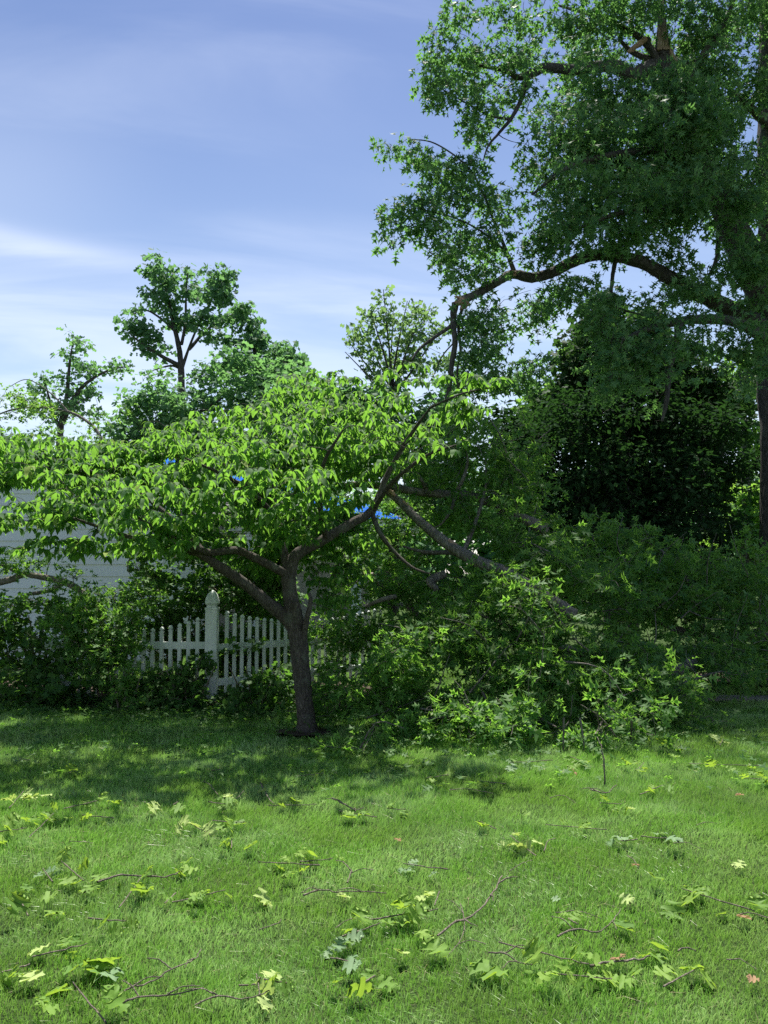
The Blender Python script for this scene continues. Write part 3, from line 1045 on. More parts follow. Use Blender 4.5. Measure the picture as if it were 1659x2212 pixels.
# ------------------------------------------------------------------ dogwood in the middle
def build_dogwood():
    p = Plant('dogwood_tree', (TX, TY, 0), 'small spreading dogwood with drooping light green leaves and a low forked trunk', 'tree', bark='dogwood_bark')
    Y = 8.45
    p.limb([(664, 1592, Y), (662, 1560, Y), (656, 1500, Y), (650, 1440, Y), (645, 1385, Y), (636, 1335, Y), (628, 1290, Y), (622, 1245, Y)],
           [.15, .094, .088, .088, .094, .09, .078, .07], 14, True, 8, .04)
    p.limb([(646, 1378, Y), (618, 1335, Y), (580, 1303, 8.35), (530, 1262, 8.2), (480, 1228, 8.0), (420, 1192, 7.9), (340, 1180, 7.7), (250, 1150, 7.5), (130, 1110, 7.4)],
           [.06, .07, .062, .054, .047, .038, .028, .018, .009], 10)
    p.limb([(455, 1212, 8), (415, 1165, 8.1), (360, 1110, 8.3), (290, 1060, 8.5), (180, 1010, 8.6)], [.035, .03, .024, .018, .01], 7)
    p.limb([(620, 1240, Y), (566, 1213, 8.3), (511, 1189, 8.1), (450, 1193, 7.9), (380, 1165, 7.5), (300, 1120, 7.0)], [.045, .042, .038, .032, .022, .01], 8)
    p.limb([(622, 1250, Y), (640, 1200, 8.5), (700, 1165, 8.6), (760, 1130, 8.7), (805, 1100, 8.8), (835, 1030, 8.9), (880, 950, 8.8), (930, 880, 8.5)],
           [.07, .062, .055, .05, .042, .03, .022, .01], 9)
    p.limb([(805, 1102, 8.8), (850, 1040, 8.3), (920, 985, 7.9), (990, 960, 7.5)], [.03, .022, .015, .008], 7)
    p.limb([(705, 1165, 8.6), (690, 1080, 8.2), (700, 1000, 7.8), (740, 930, 7.6)], [.035, .026, .018, .01], 7)
    p.limb([(624, 1245, Y), (606, 1150, 8.6), (590, 1060, 8.9), (570, 980, 9.1), (600, 900, 9.3)], [.05, .04, .03, .02, .01], 7)
    p.limb([(600, 1120, 8.7), (540, 1060, 8.2), (470, 1020, 7.6), (400, 990, 7.3)], [.028, .022, .016, .008], 7)
    p.limb([(800, 1100, 8.8), (820, 1150, 8.7), (850, 1190, 8.7), (890, 1225, 8.6), (930, 1240, 8.5)], [.03, .026, .02, .014, .008], 7)
    p.limb([(930, 880, 8.5), (1000, 850, 8.1), (1075, 835, 7.9)], [.014, .010, .006], 5)
    p.limb([(656, 1378, Y - .05), (664, 1330, Y - .12), (671, 1300, Y - .12), (668, 1282, Y - .1)], [.035, .026, .022, .016], 8)
    p.limb([(645, 1345, Y - .07), (641, 1318, Y - .10), (638, 1298, Y - .11)], [.045, .040, .034], 9)
    sp = [(110, 985, 150, 28, 8.2, .9), (50, 1050, 130, 30, 7.6, .8), (40, 955, 70, 18, 8.6, .6), (210, 1035, 150, 26, 7.6, .8), (180, 1110, 170, 34, 7.2, .8), (60, 1130, 110, 30, 7.3, .6),
          (300, 1090, 170, 30, 7.0, .8), (330, 1145, 150, 26, 7.5, .7), (390, 1020, 150, 30, 7.6, .8), (440, 1075, 160, 30, 7.0, .7), (420, 950, 110, 28, 8.6, .8), (520, 1000, 160, 34, 8.0, .9),
          (560, 920, 150, 30, 8.9, .9), (640, 860, 110, 26, 9.3, .9), (700, 825, 60, 16, 9.3, .6), (600, 1050, 150, 28, 7.4, .8), (500, 1125, 140, 28, 7.6, .7), (700, 970, 150, 34, 8.0, .9),
          (760, 900, 140, 34, 8.7, .9), (840, 845, 110, 28, 8.6, .8), (930, 815, 70, 18, 8.3, .6), (1000, 838, 70, 18, 8.0, .5), (1070, 832, 26, 8, 7.9, .2), (930, 880, 110, 26, 8.2, .8), (860, 930, 130, 28, 8.0, .8),
          (960, 970, 60, 18, 7.7, .5), (800, 990, 130, 24, 7.5, .7), (720, 1040, 120, 22, 7.4, .7), (640, 1100, 110, 24, 7.7, .7), (130, 1180, 110, 20, 7.8, .5, .7), (40, 1190, 60, 18, 7.8, .5, .7),
          (270, 1180, 80, 22, 8.0, .5, .7), (370, 1195, 60, 16, 8.2, .5, .6), (700, 1130, 90, 24, 8.4, .6, .8), (780, 1180, 60, 40, 8.6, .5, .5), (700, 1230, 40, 50, 8.6, .4, .5), (520, 1180, 80, 30, 8.8, .6, .6),
          (600, 1180, 60, 40, 9.0, .5, .6), (1000, 900, 60, 16, 8.4, .5), (560, 1210, 30, 16, 8.0, .3, .5), (200, 1000, 200, 50, 10, .9, .7), (450, 950, 200, 50, 10.2, .9, .8), (650, 920, 180, 50, 10.4, .9, .8), (850, 950, 150, 45, 10.1, .9, .8), (560, 1050, 200, 50, 9.8, .9, .8), (300, 1090, 150, 36, 9.5, .8, .7), (720, 1010, 160, 40, 9.6, .8, .7), (-80, 1000, 100, 60, 9.5, 1, .6), (-100, 1000, 170, 40, 10.8, .8, .9), (30, 1020, 110, 40, 8.2, .6, .9), (150, 1070, 110, 30, 8.0, .6, .9), (20, 1090, 90, 36, 9.0, .5, .9), (140, 1110, 100, 30, 9.1, .5, .9), (30, 1140, 70, 20, 8.6, .4, .8), (330, 1130, 120, 26, 7.2, .4, .8), (260, 1090, 90, 36, 9.0, .5, .8), (700, 1060, 70, 20, 9.3, .4, .9), (590, 1080, 80, 24, 9.3, .4, .9), (-50, 1000, 160, 34, 9.7, .6, 1.3), (130, 1000, 160, 34, 9.7, .6, 1.6), (300, 990, 170, 34, 9.7, .6, 1.6), (470, 980, 170, 34, 9.7, .6, 1.5), (620, 985, 150, 34, 9.7, .6, 1.4), (760, 970, 120, 34, 9.6, .6, 1.2), (300, 1130, 110, 50, 8.9, .4, .8), (380, 1180, 90, 40, 9.0, .4, .8), (180, 1190, 90, 24, 8.8, .4, .6), (-50, 1030, 200, 24, 11.9, .7, 1.4), (200, 1030, 220, 24, 11.9, .7, 1.4), (450, 1020, 200, 26, 11.9, .7, 1.4), (120, 1020, 180, 30, 10.7, .8, 1.5), (300, 1030, 200, 30, 10.7, .8, 1.5), (480, 1020, 180, 34, 10.8, .8, 1.5), (640, 1010, 160, 34, 10.8, .8, 1.4), (800, 1010, 120, 34, 10.6, .7, 1.2), (360, 1180, 90, 26, 7.3, .4, 1), (400, 1200, 50, 14, 7.6, .3, .9), (620, 1160, 80, 30, 7.9, .4, .7), (740, 1090, 80, 26, 7.9, .4, .8), (200, 1195, 110, 20, 7.6, .4, .8), (680, 1215, 60, 24, 8.0, .3, .5), (560, 1130, 120, 40, 9.6, .7, .8), (680, 1180, 90, 60, 9.5, .6, .7), (430, 1150, 120, 34, 9.2, .7, .8), (740, 1120, 60, 40, 9.4, .6, .8), (760, 1230, 50, 50, 9.3, .5, .6), (560, 1180, 110, 40, 9.0, .5, .7), (700, 1270, 40, 60, 9.0, .35, .8), (480, 1190, 70, 34, 9.0, .4, .7), (330, 1200, 80, 26, 8.8, .5, .6), (730, 1150, 70, 50, 9.2, .5, .8), (560, 1230, 50, 24, 9.2, .4, .6),  (-60, 1020, 90, 50, 8, .8), (-60, 1120, 90, 40, 7.6, .8), (730, 1310, 30, 60, 8.7, .3, .4)]  # includes rear sprays added behind the crown to shade lawn and fence
    T = sample_blobs(sp, 290, hole=.78, hscale=1.6, shell=.45)
    kz = np.array([mnoise.noise(Vector((q[0] * 1.1, q[1] * 1.1, q[2] * 5.5))) for q in T])
    T = T[(kz > -.13) | (R.random(len(T)) < .3) | ((T[:, 1] > 9.0) & (kz > -.4))]
    T[:, 2] += (T[:, 1] < 9.9) * .05
    T = prune(T)
    p.grow(T, arch=.05, rmax=.02, thin=.0028, sides=4)
    whorls(p.lv, T, 6, .086, .34)
    # second tier of leaf pairs along the twigs
    Q = T[R.random(len(T)) < .5] + R.normal(size=(0, 3)) if False else T[R.random(len(T)) < .55]
    Q = prune(Q + R.normal(size=Q.shape) * np.array((.06, .06, .02)))
    whorls(p.lv, Q, 3, .08, .4)
    p.finish(DOG, 'dog', 'dogwood_leaf', 300)


build_dogwood()


# ------------------------------------------------------------------ big pin oak at the right
def build_oak():
    p = Plant('pin_oak_tree', W(1700, 1416, 16), 'tall pin oak at the right edge with a long arching limb and storm broken branches', 'tree')
    Y = 16
    p.limb([(1705, 1430, Y), (1702, 1380, Y), (1702, 1200, Y), (1702, 950, Y), (1698, 760, Y), (1695, 560, Y), (1690, 360, Y), (1690, 150, Y), (1690, -120, Y), (1690, -300, Y)],
           [.75, .54, .50, .50, .56, .50, .46, .45, .40, .3], 18, True, 8, .025)
    # leaning leader
    p.limb([(1690, 740, Y), (1640, 620, 15.7), (1600, 530, 15.5), (1560, 440, 15.3), (1520, 350, 15.2), (1475, 240, 15.1), (1440, 150, 15), (1431, 110, 15)],
           [.34, .30, .28, .24, .21, .18, .16, .15], 12)
    # splintered spire above the hub
    p.limb([(1431, 125, 15), (1430, 60, 15), (1428, 8, 15), (1427, -25, 15)], [.17, .085, .06, .02], 8, node=False)
    # the long arching limb that ends in a break
    L = p.limb([(1690, 745, Y), (1640, 705, 15.8), (1580, 670, 15.6), (1525, 642, 15.3), (1450, 602, 15), (1385, 567, 14.8), (1310, 550, 14.6), (1245, 562, 14.4), (1195, 588, 14.2), (1150, 600, 14.1), (1108, 592, 14),
                (1080, 606, 13.9), (1040, 630, 13.8), (992, 652, 13.7)],
               [.24, .20, .17, .15, .13, .115, .105, .10, .092, .088, .08, .068, .066, .07], 12, wob=.07)
    p.limb([(984, 655, 13.7), (979, 690, 13.7), (983, 740, 13.62), (976, 785, 13.66), (972, 830, 13.58), (963, 870, 13.55)], [.07, .052, .046, .046, .04, .034], 8, wob=.1)
    p.limb([(980, 740, 13.65), (955, 770, 13.6), (935, 815, 13.5)], [.014, .011, .006], 5)
    p.limb([(975, 800, 13.6), (995, 840, 13.5), (1020, 860, 13.4)], [.014, .011, .006], 5)
    p.limb([(1000, 662, 13.8), (990, 700, 13.9), (995, 755, 13.95), (988, 800, 13.9), (990, 850, 13.9)], [.03, .026, .024, .02, .012], 7, wob=.1)
    p.limb([(977, 703, 13.7), (940, 728, 13.6), (905, 755, 13.6), (890, 778, 13.5)], [.035, .03, .024, .016], 7)
    p.limb([(1112, 590, 14), (1095, 545, 13.9), (1068, 480, 13.8), (1045, 420, 13.8), (1010, 360, 13.7), (940, 310, 13.6), (880, 300, 13.6)], [.045, .032, .026, .022, .016, .012, .008], 7)
    p.limb([(1095, 545, 13.9), (1040, 500, 13.7), (980, 470, 13.5), (900, 450, 13.3)], [.02, .016, .012, .007], 6)
    p.limb([(1431, 135, 15), (1400, 148, 14.9), (1367, 163, 14.8), (1335, 146, 14.7), (1298, 143, 14.6), (1240, 151, 14.5), (1181, 146, 14.3), (1150, 158, 14.2), (1118, 167, 14.1), (1092, 153, 14), (1030, 140, 13.9), (960, 120, 13.8)],
           [.14, .14, .13, .12, .10, .09, .085, .075, .055, .04, .025, .012], 10)
    p.limb([(1142, 165, 14.2), (1128, 210, 14.1), (1105, 255, 14), (1080, 285, 14), (1055, 315, 13.9), (1043, 350, 13.9)], [.05, .04, .034, .026, .018, .01], 7)
    p.limb([(1100, 258, 14), (1060, 250, 13.8), (1020, 230, 13.6), (950, 190, 13.5)], [.025, .02, .015, .008], 6)
    p.limb([(1337, 85, 14.9), (1365, 112, 14.9), (1408, 131, 15)], [.03, .05, .06], 7)
    p.limb([(1375, 160, 14.8), (1410, 148, 14.9)], [.03, .05], 6)
    p.limb([(1690, 760, Y), (1600, 700, 15), (1500, 690, 14), (1413, 707, 13.5), (1345, 733, 13.2)], [.12, .10, .08, .06, .03], 8)
    p.limb([(1470, 693, 13.8), (1460, 740, 13.7), (1446, 800, 13.6), (1440, 866, 13.5), (1430, 910, 13.5)], [.06, .055, .05, .04, .02], 8)
    p.limb([(1330, 556, 14.6), (1323, 600, 14.5), (1322, 645, 14.4), (1345, 668, 14.3), (1395, 682, 14.2)], [.045, .035, .028, .02, .01], 7)
    p.limb([(1560, 440, 15.3), (1552, 520, 15), (1548, 560, 14.8), (1530, 600, 14.7)], [.06, .05, .04, .03], 8)
    p.limb([(1530, 370, 15.2), (1450, 330, 14.5), (1350, 330, 13.8), (1230, 360, 13.3), (1150, 420, 13)], [.1, .08, .06, .04, .02], 8)
    p.limb([(1560, 440, 15.3), (1450, 450, 14.2), (1340, 460, 13.4), (1230, 500, 13)], [.09, .06, .04, .02], 8)
    p.limb([(1480, 250, 15.1), (1500, 150, 14.8), (1560, 60, 14.6), (1600, -40, 14.5)], [.1, .08, .05, .03], 8)
    p.limb([(1690, 300, Y), (1640, 250, 15.4), (1580, 200, 14.8)], [.14, .09, .04], 8)
    p.limb([(1440, 150, 15), (1380, 80, 14.9), (1300, 40, 14.8), (1200, 10, 14.7)], [.08, .06, .04, .02], 8)
    # foliage
    b = [(1480, 240, 90, 60, 13.6, .6, 1), (1540, 340, 70, 70, 13.7, .6, 1), (1430, 190, 70, 30, 13.8, .5, 1), (1600, 440, 50, 50, 14, .6, 1), (1560, 500, 50, 30, 14.2, .5, .8), (1640, 560, 30, 60, 14.6, .4, .8), (1650, 180, 30, 70, 14.6, .5, .8), (1645, 780, 30, 50, 14.8, .4, .8), (1520, 620, 50, 22, 14, .4, .8), (985, 55, 52, 32, 13.9, .9), (955, 110, 40, 35, 13.7, .7), (935, 180, 30, 45, 13.6, .6), (965, 210, 25, 30, 13.6, .5), (1050, 70, 60, 45, 14, 1), (1030, 140, 60, 45, 13.9, .8), (1130, 60, 70, 50, 14.2, 1.2),
         (1110, 190, 60, 40, 14.1, .9, .8), (1040, 230, 40, 40, 13.8, .7), (1035, 290, 35, 35, 13.9, .6), (1020, 260, 25, 35, 13.8, .5), (1230, 60, 90, 50, 14.5, 1.5), (1200, 180, 80, 50, 14.3, 1.2), (1330, 50, 90, 45, 14.8, 1.5),
         (1300, 200, 90, 60, 14.4, 1.4), (1410, 50, 70, 50, 15, 1.4), (1420, 230, 90, 60, 14.6, 1.4), (1520, 60, 80, 60, 14.8, 1.4), (1530, 180, 80, 70, 14.8, 1.3), (1610, 40, 70, 60, 15, 1.3), (1610, 200, 30, 60, 15.2, .8), (1680, 60, 50, 70, 15, 1),
         (838, 318, 28, 15, 13.6, .4), (880, 315, 35, 20, 13.6, .5), (920, 345, 35, 25, 13.7, .5), (960, 380, 50, 35, 13.7, .7), (1000, 360, 40, 30, 13.7, .6), (950, 430, 50, 25, 13.6, .7), (850, 455, 36, 15, 13.3, .4),
         (900, 440, 35, 20, 13.4, .5), (855, 490, 30, 12, 13.3, .3), (850, 520, 14, 18, 13.3, .3), (920, 490, 45, 28, 13.5, .6), (1000, 460, 55, 50, 13.8, .8), (975, 540, 45, 35, 13.8, .7), (1050, 430, 50, 45, 13.8, .8, .8),
         (1050, 520, 50, 40, 13.9, .8), (980, 600, 30, 30, 13.8, .5), (1130, 400, 55, 55, 13.3, 1), (1180, 330, 60, 60, 13.6, 1.2), (1130, 480, 70, 50, 13.4, 1), (1250, 310, 90, 70, 13.8, 1.4), (1230, 420, 90, 70, 13.4, 1.4), (1220, 510, 80, 45, 13.3, 1),
         (1350, 330, 100, 80, 14, 1.5), (1340, 440, 100, 60, 13.6, 1.4), (1350, 520, 80, 30, 14, 1), (1460, 330, 90, 80, 14.5, 1.5), (1450, 450, 90, 60, 14.2, 1.4), (1470, 540, 60, 35, 14.6, 1), (1570, 330, 70, 90, 15, 1.4), (1540, 250, 60, 50, 15, 1),
         (1630, 400, 40, 100, 15, 1), (1560, 590, 60, 35, 14.8, 1), (1620, 560, 40, 60, 15.1, .8), (1500, 620, 40, 25, 14.7, .6), (1480, 590, 40, 22, 14.8, .6),
         (1130, 560, 60, 25, 13.9, .8), (1060, 600, 40, 25, 13.8, .7), (1010, 690, 22, 50, 13.8, .5), (1030, 760, 40, 55, 13.8, .7), (1070, 690, 50, 45, 13.9, .8), (1130, 660, 60, 30, 14, .9), (1110, 740, 60, 50, 13.9, .9), (1170, 690, 45, 35, 14, .8),
         (1130, 800, 50, 35, 13.9, .8), (1160, 760, 25, 35, 14, .5), (1060, 820, 50, 30, 13.9, .7), (1000, 830, 35, 28, 13.9, .6), (1250, 610, 50, 18, 14.2, .6), (1200, 640, 50, 22, 14.1, .7),
         (1390, 650, 30, 22, 14.2, .4, .7), (1440, 640, 25, 20, 14.2, .4, .7), (1420, 690, 60, 15, 13.5, .5), (1540, 690, 70, 35, 14, .9), (1600, 740, 50, 50, 14.5, .9), (1500, 750, 70, 40, 13.8, .9), (1400, 760, 70, 45, 13.5, .9), (1330, 760, 60, 50, 13.4, .9),
         (1560, 830, 70, 40, 14.2, .8, .7), (1440, 840, 60, 40, 13.6, .8, .8), (1340, 830, 60, 30, 13.4, .8), (1290, 700, 50, 55, 13.6, .8), (1310, 650, 40, 25, 13.9, .6),
         (1100, 120, 40, 40, 14, .8), (1640, 650, 30, 30, 15, .6), (1330, 250, 110, 60, 16, 1.2), (1480, 150, 90, 60, 16, 1.2), (1250, 130, 80, 40, 15.6, 1), (1600, 460, 60, 60, 16.4, 1), (1450, 400, 120, 90, 16.3, 1.2), (1300, 400, 100, 80, 15.8, 1.2),
         (1700, -60, 160, 80, 15.5, 2, .5), (1300, -170, 200, 50, 14.5, 1.5, .5), (1600, -190, 200, 60, 14.5, 1.5, .5), (1450, -60, 160, 60, 15.5, 2, .8), (1850, 200, 120, 250, 16, 2, .22), (1850, 600, 120, 150, 16, 2, .2)]  # topmost sprays, above the view, added to shade the debris pile
    T = sample_blobs(b, 100, hole=.83, hscale=1.15, shell=.5)
    T = prune(T, 14.3, LIMB_GAPS, 4)
    p.grow(T, arch=.06, rmax=.035, thin=.0055, sides=4)
    sprays(p.lv, T, 8, .25, .158, droop=.7, up=.45)
    # torn ends
    p.finish(OAK, 'oak', 'oak_leaf', 300)

    def tear(pts, rad, mat, name):
        t = Tubes()
        P, r = spline(np.array([W(*q) for q in pts]), rad, 4)
        t.add(P, r, 7, wob=.18)
        V, T_ = t.arrays()
        child_np(name, V, T_, mat, p.root)
    tear([(1394, 84, 14.75), (1378, 98, 14.7), (1357, 112, 14.65)], [.055, .055, .03], 'raw_orange_wood', 'torn_stub')
    tear([(1396, 82, 14.8), (1408, 108, 14.85), (1424, 136, 14.9)], [.05, .06, .05], 'oak_bark', 'broken_stub')
    for dx, top, w in ((-4, -30, .018), (2, 5, .02), (7, -10, .014), (11, 40, .018), (-8, 60, .02)):
        tear([(1431 + dx, 108, 14.84), (1430 + dx * .8, 60, 14.86), (1429 + dx * .5, top, 14.9)], [w * 1.3, w, .004], 'torn_wood', 'splinter')
    tear([(1445, 100, 14.88), (1452, 118, 14.86), (1462, 134, 14.86)], [.02, .04, .02], 'torn_wood', 'splinter')
    for q, w in (([(1004, 650, 13.62), (992, 654, 13.58), (982, 652, 13.58)], .05), ([(1012, 655, 13.66), (1002, 662, 13.62), (994, 670, 13.62)], .045), ([(1000, 646, 13.66), (988, 642, 13.64), (981, 640, 13.64)], .02)):
        tear(q, [w, w * 1.1, w * .35], 'raw_orange_wood', 'torn_end')
    tear([(1106, 586, 13.92), (1113, 590, 13.88), (1110, 596, 13.87)], [.02, .035, .02], 'raw_orange_wood', 'torn_end')
    tear([(1525, 628, 15.08), (1540, 636, 15.1), (1558, 648, 15.2)], [.02, .05, .02], 'torn_wood', 'torn_patch')


build_oak()


# ------------------------------------------------------------------ trees behind
def bg_tree(name, label, base, limbs, blobs, per, hole, tmpl, tname, mat, k, spread, size, droop=.3, up=.6, arch=.1, thin=.008, singles=0, cat='tree', group=None, bark='oak_bark', shell=.4, hscale=.7):
    p = Plant(name, base, label, cat, group, bark)
    for i, (pts, rad) in enumerate(limbs):
        p.limb(pts, rad, 8, i == 0)
    T = sample_blobs(blobs, per * 4.5, hole, hscale, shell)
    p.grow(T, arch=arch, rmax=.05, thin=thin, sides=3)
    sprays(p.lv, T, k, spread, size, droop, up)
    p.finish(tmpl, tname, mat, singles)


def g0(px, Y):
    x = (px - 829.5) / F * Y
    return (x, Y, 0.0)


# walnut-like tree with clustered foliage
Y = 30
bg_tree('walnut_tree', 'tall open walnut with dark feathery clumps, rising above the house roof left of centre', g0(392, Y),
        [([(395, 1320, Y), (393, 1000, Y), (392, 830, Y), (388, 760, Y), (375, 700, Y), (362, 640, Y), (350, 590, Y), (345, 560, Y)], [.22, .17, .12, .10, .075, .055, .035, .02]),
         ([(392, 800, Y), (405, 760, Y), (425, 710, 29.5), (450, 660, 29.5), (480, 610, 29.5)], [.07, .05, .038, .026, .014]),
         ([(408, 755, Y), (450, 710, 30.5), (500, 680, 31), (530, 665, 31)], [.07, .05, .03, .02]),
         ([(388, 790, Y), (350, 770, 29.5), (310, 745, 29), (280, 720, 29)], [.09, .07, .05, .02]),
         ([(378, 715, Y), (350, 690, 30), (315, 670, 30), (285, 680, 30)], [.06, .045, .03, .02]),
         ([(395, 800, Y), (370, 790, 30), (330, 800, 30)], [.05, .04, .02]),
         ([(392, 745, Y), (400, 700, 30), (402, 640, 30), (405, 590, 30)], [.06, .05, .035, .02])],
        [(345, 560, 18, 14, 30, .8), (330, 590, 18, 22, 30, .8), (360, 600, 22, 22, 30, .8), (325, 640, 16, 16, 30, .6), (365, 650, 26, 22, 30, .9), (403, 590, 22, 20, 30, .8), (415, 625, 20, 22, 30, .8),
         (385, 690, 28, 18, 30, .8), (470, 600, 24, 20, 29.5, .8), (490, 590, 16, 12, 29.5, .5), (455, 640, 26, 25, 29.5, .9), (485, 640, 20, 25, 29.5, .8), (440, 690, 32, 20, 29.5, .9), (520, 665, 24, 16, 31, .8), (490, 690, 30, 14, 31, .8), (460, 725, 22, 12, 30, .6),
         (285, 668, 20, 12, 30, .6), (290, 700, 28, 14, 29, .8), (270, 730, 16, 14, 29, .6), (320, 720, 26, 18, 29, .8), (310, 760, 26, 16, 29.5, .8), (350, 745, 20, 16, 30, .7), (335, 790, 30, 14, 30, .8), (410, 750, 25, 12, 30, .7), (430, 770, 18, 10, 30, .6)],
        9.5, .86, MAPLE, 'maple', 'walnut_leaf', 11, .36, .18, droop=.6, up=.5, hscale=1.0, thin=.006, shell=.5)

Y = 31
bg_tree('walnut_tree', 'smaller dark walnut right of the tall one, above the dogwood crown', g0(580, Y),
        [([(580, 1320, Y), (575, 950, Y), (570, 860, Y), (560, 800, Y), (545, 740, Y), (538, 710, Y)], [.25, .2, .15, .1, .06, .03]),
         ([(572, 850, Y), (590, 800, Y), (615, 770, Y), (630, 750, Y)], [.1, .07, .04, .02]),
         ([(565, 800, Y), (530, 780, Y), (490, 775, Y)], [.05, .03, .02])],
        [(540, 705, 24, 18, 31, .8), (560, 735, 26, 20, 31, .8), (520, 740, 20, 18, 31, .8), (610, 760, 34, 22, 31, .9), (640, 775, 22, 16, 31, .7), (590, 790, 36, 22, 31, .9), (545, 780, 36, 22, 31, .9), (500, 790, 30, 22, 31, .8), (620, 810, 36, 22, 31, .9), (560, 830, 46, 26, 31, 1)],
        7.5, .74, MAPLE, 'maple', 'walnut_leaf', 13, .34, .19, droop=.6, up=.5, hscale=1.0, thin=.006, shell=.5)

Y = 26
bg_tree('maple_tree', 'rounded mid green maple behind the house roof, below the tall walnut', g0(360, Y),
        [([(365, 1330, Y), (362, 1100, Y), (360, 950, Y), (355, 880, Y)], [.3, .25, .15, .06]),
         ([(360, 960, Y), (420, 900, Y), (480, 860, Y)], [.1, .07, .03]), ([(362, 960, Y), (300, 910, Y), (260, 890, Y)], [.1, .07, .03])],
        [(450, 800, 30, 30, 27, 1), (500, 770, 30, 26, 27, 1), (560, 790, 40, 30, 27, 1), (610, 790, 40, 30, 27, 1), (650, 810, 30, 24, 27, .8), (600, 840, 60, 36, 27, 1.2), (300, 880, 50, 30, 26, 1.2), (350, 850, 50, 35, 26, 1.3), (290, 930, 60, 35, 26, 1.2), (400, 880, 60, 40, 26, 1.3), (460, 850, 40, 30, 26.5, 1.2), (370, 940, 80, 40, 26, 1.4), (490, 820, 34, 35, 27, 1.2), (520, 880, 60, 45, 27, 1.4), (460, 940, 80, 45, 26.5, 1.4), (580, 900, 60, 45, 27, 1.3), (250, 930, 22, 26, 25, .8), (300, 970, 70, 30, 26, 1)],
        7, .85, MAPLE, 'maple', 'maple_leaf', 13, .44, .17, droop=.35, up=.6, group=None, hscale=1.0)

Y = 22
bg_tree('poplar_tree', 'slender round leaved poplar leaning right at the far left, thin crown against the sky', g0(120, Y),
        [([(105, 1350, Y), (118, 1100, Y), (128, 960, Y), (135, 900, Y), (145, 850, Y), (150, 790, Y), (158, 735, Y)], [.14, .12, .09, .07, .055, .035, .015]),
         ([(133, 915, Y), (160, 860, Y), (190, 825, Y), (235, 800, Y), (285, 790, Y)], [.08, .065, .045, .028, .012]),
         ([(150, 880, Y), (190, 860, Y), (215, 850, Y)], [.04, .03, .01]),
         ([(130, 930, Y), (112, 880, Y), (98, 830, Y), (92, 812, Y)], [.05, .035, .02, .01])],
        [(158, 735, 16, 18, 22, .6), (180, 750, 12, 16, 22, .5), (145, 770, 20, 14, 22, .6), (170, 790, 28, 18, 22, .7), (195, 800, 22, 16, 22, .6), (240, 795, 30, 12, 22, .6), (272, 792, 18, 10, 22, .4), (150, 830, 34, 22, 22, .8), (205, 850, 26, 12, 22, .6), (95, 830, 18, 24, 22, .6), (85, 850, 20, 20, 22, .6), (170, 880, 30, 20, 22, .8), (120, 890, 40, 26, 22, .8), (60, 880, 30, 20, 22, .6), (215, 895, 18, 12, 22, .5)],
        14, .66, MAPLE, 'maple', 'maple_leaf', 8, .2, .115, droop=.3, up=.4, thin=.006)

Y = 25
lim = [([(850, 1330, Y), (850, 1000, Y), (848, 900, Y), (845, 830, Y)], [.18, .14, .1, .08])]
for i, (tx, ty) in enumerate([(755, 740), (775, 700), (800, 670), (828, 625), (850, 660), (880, 650), (905, 690), (930, 665), (945, 720), (745, 760), (775, 790), (920, 760)]):
    lim.append(([(847, 850, Y), ((847 * 2 + tx) / 3 + 4 * math.sin(i), (850 + ty) / 2 + 25, Y + .6 * math.sin(i * 2)), (tx, ty, Y + math.sin(i * 2))], [.05, .03, .01]))
bg_tree('locust_tree', 'sparse pale green tree with upright twigs against the sky, right of centre above the dogwood', g0(850, Y), lim,
        [(830, 640, 12, 22, 25, .4), (800, 680, 22, 26, 25, .7), (765, 720, 18, 20, 25, .5), (755, 755, 16, 14, 25, .4), (800, 740, 36, 34, 25, .9), (850, 700, 36, 36, 25, .9), (890, 680, 26, 30, 25, .7), (930, 690, 18, 26, 25, .5), (900, 740, 38, 32, 25, .9), (850, 770, 46, 34, 25, 1), (945, 730, 14, 22, 25, .4), (790, 790, 34, 26, 25, .8), (900, 800, 50, 32, 25, 1), (840, 830, 60, 26, 25, 1), (960, 790, 30, 30, 25, .7)],
        8, .58, MAPLE, 'maple', 'pale_tree_leaf', 8, .24, .135, droop=-.3, up=.2, thin=.006)

# greenery behind the dogwood and the pile
Y = 24
bg_tree('maple_tree', 'hazy green maple filling the gap behind the dogwood crown, right of the blue tarps', g0(700, Y),
        [([(700, 1330, Y), (700, 1100, Y), (705, 950, Y)], [.25, .2, .08])],
        [(700, 870, 90, 50, 24, 1.2), (640, 860, 50, 40, 24.5, 1), (800, 880, 80, 50, 24, 1.2), (740, 950, 110, 50, 24, 1.2), (620, 960, 90, 50, 24, 1), (860, 960, 90, 60, 24, 1.2), (950, 900, 70, 60, 24, 1.2), (940, 1000, 80, 60, 24, 1.2), (1000, 1080, 90, 60, 24, 1.2), (900, 1090, 60, 50, 25, 1)],
        7.5, .55, MAPLE, 'maple', 'maple_leaf', 13, .42, .18, droop=.3, up=.65)

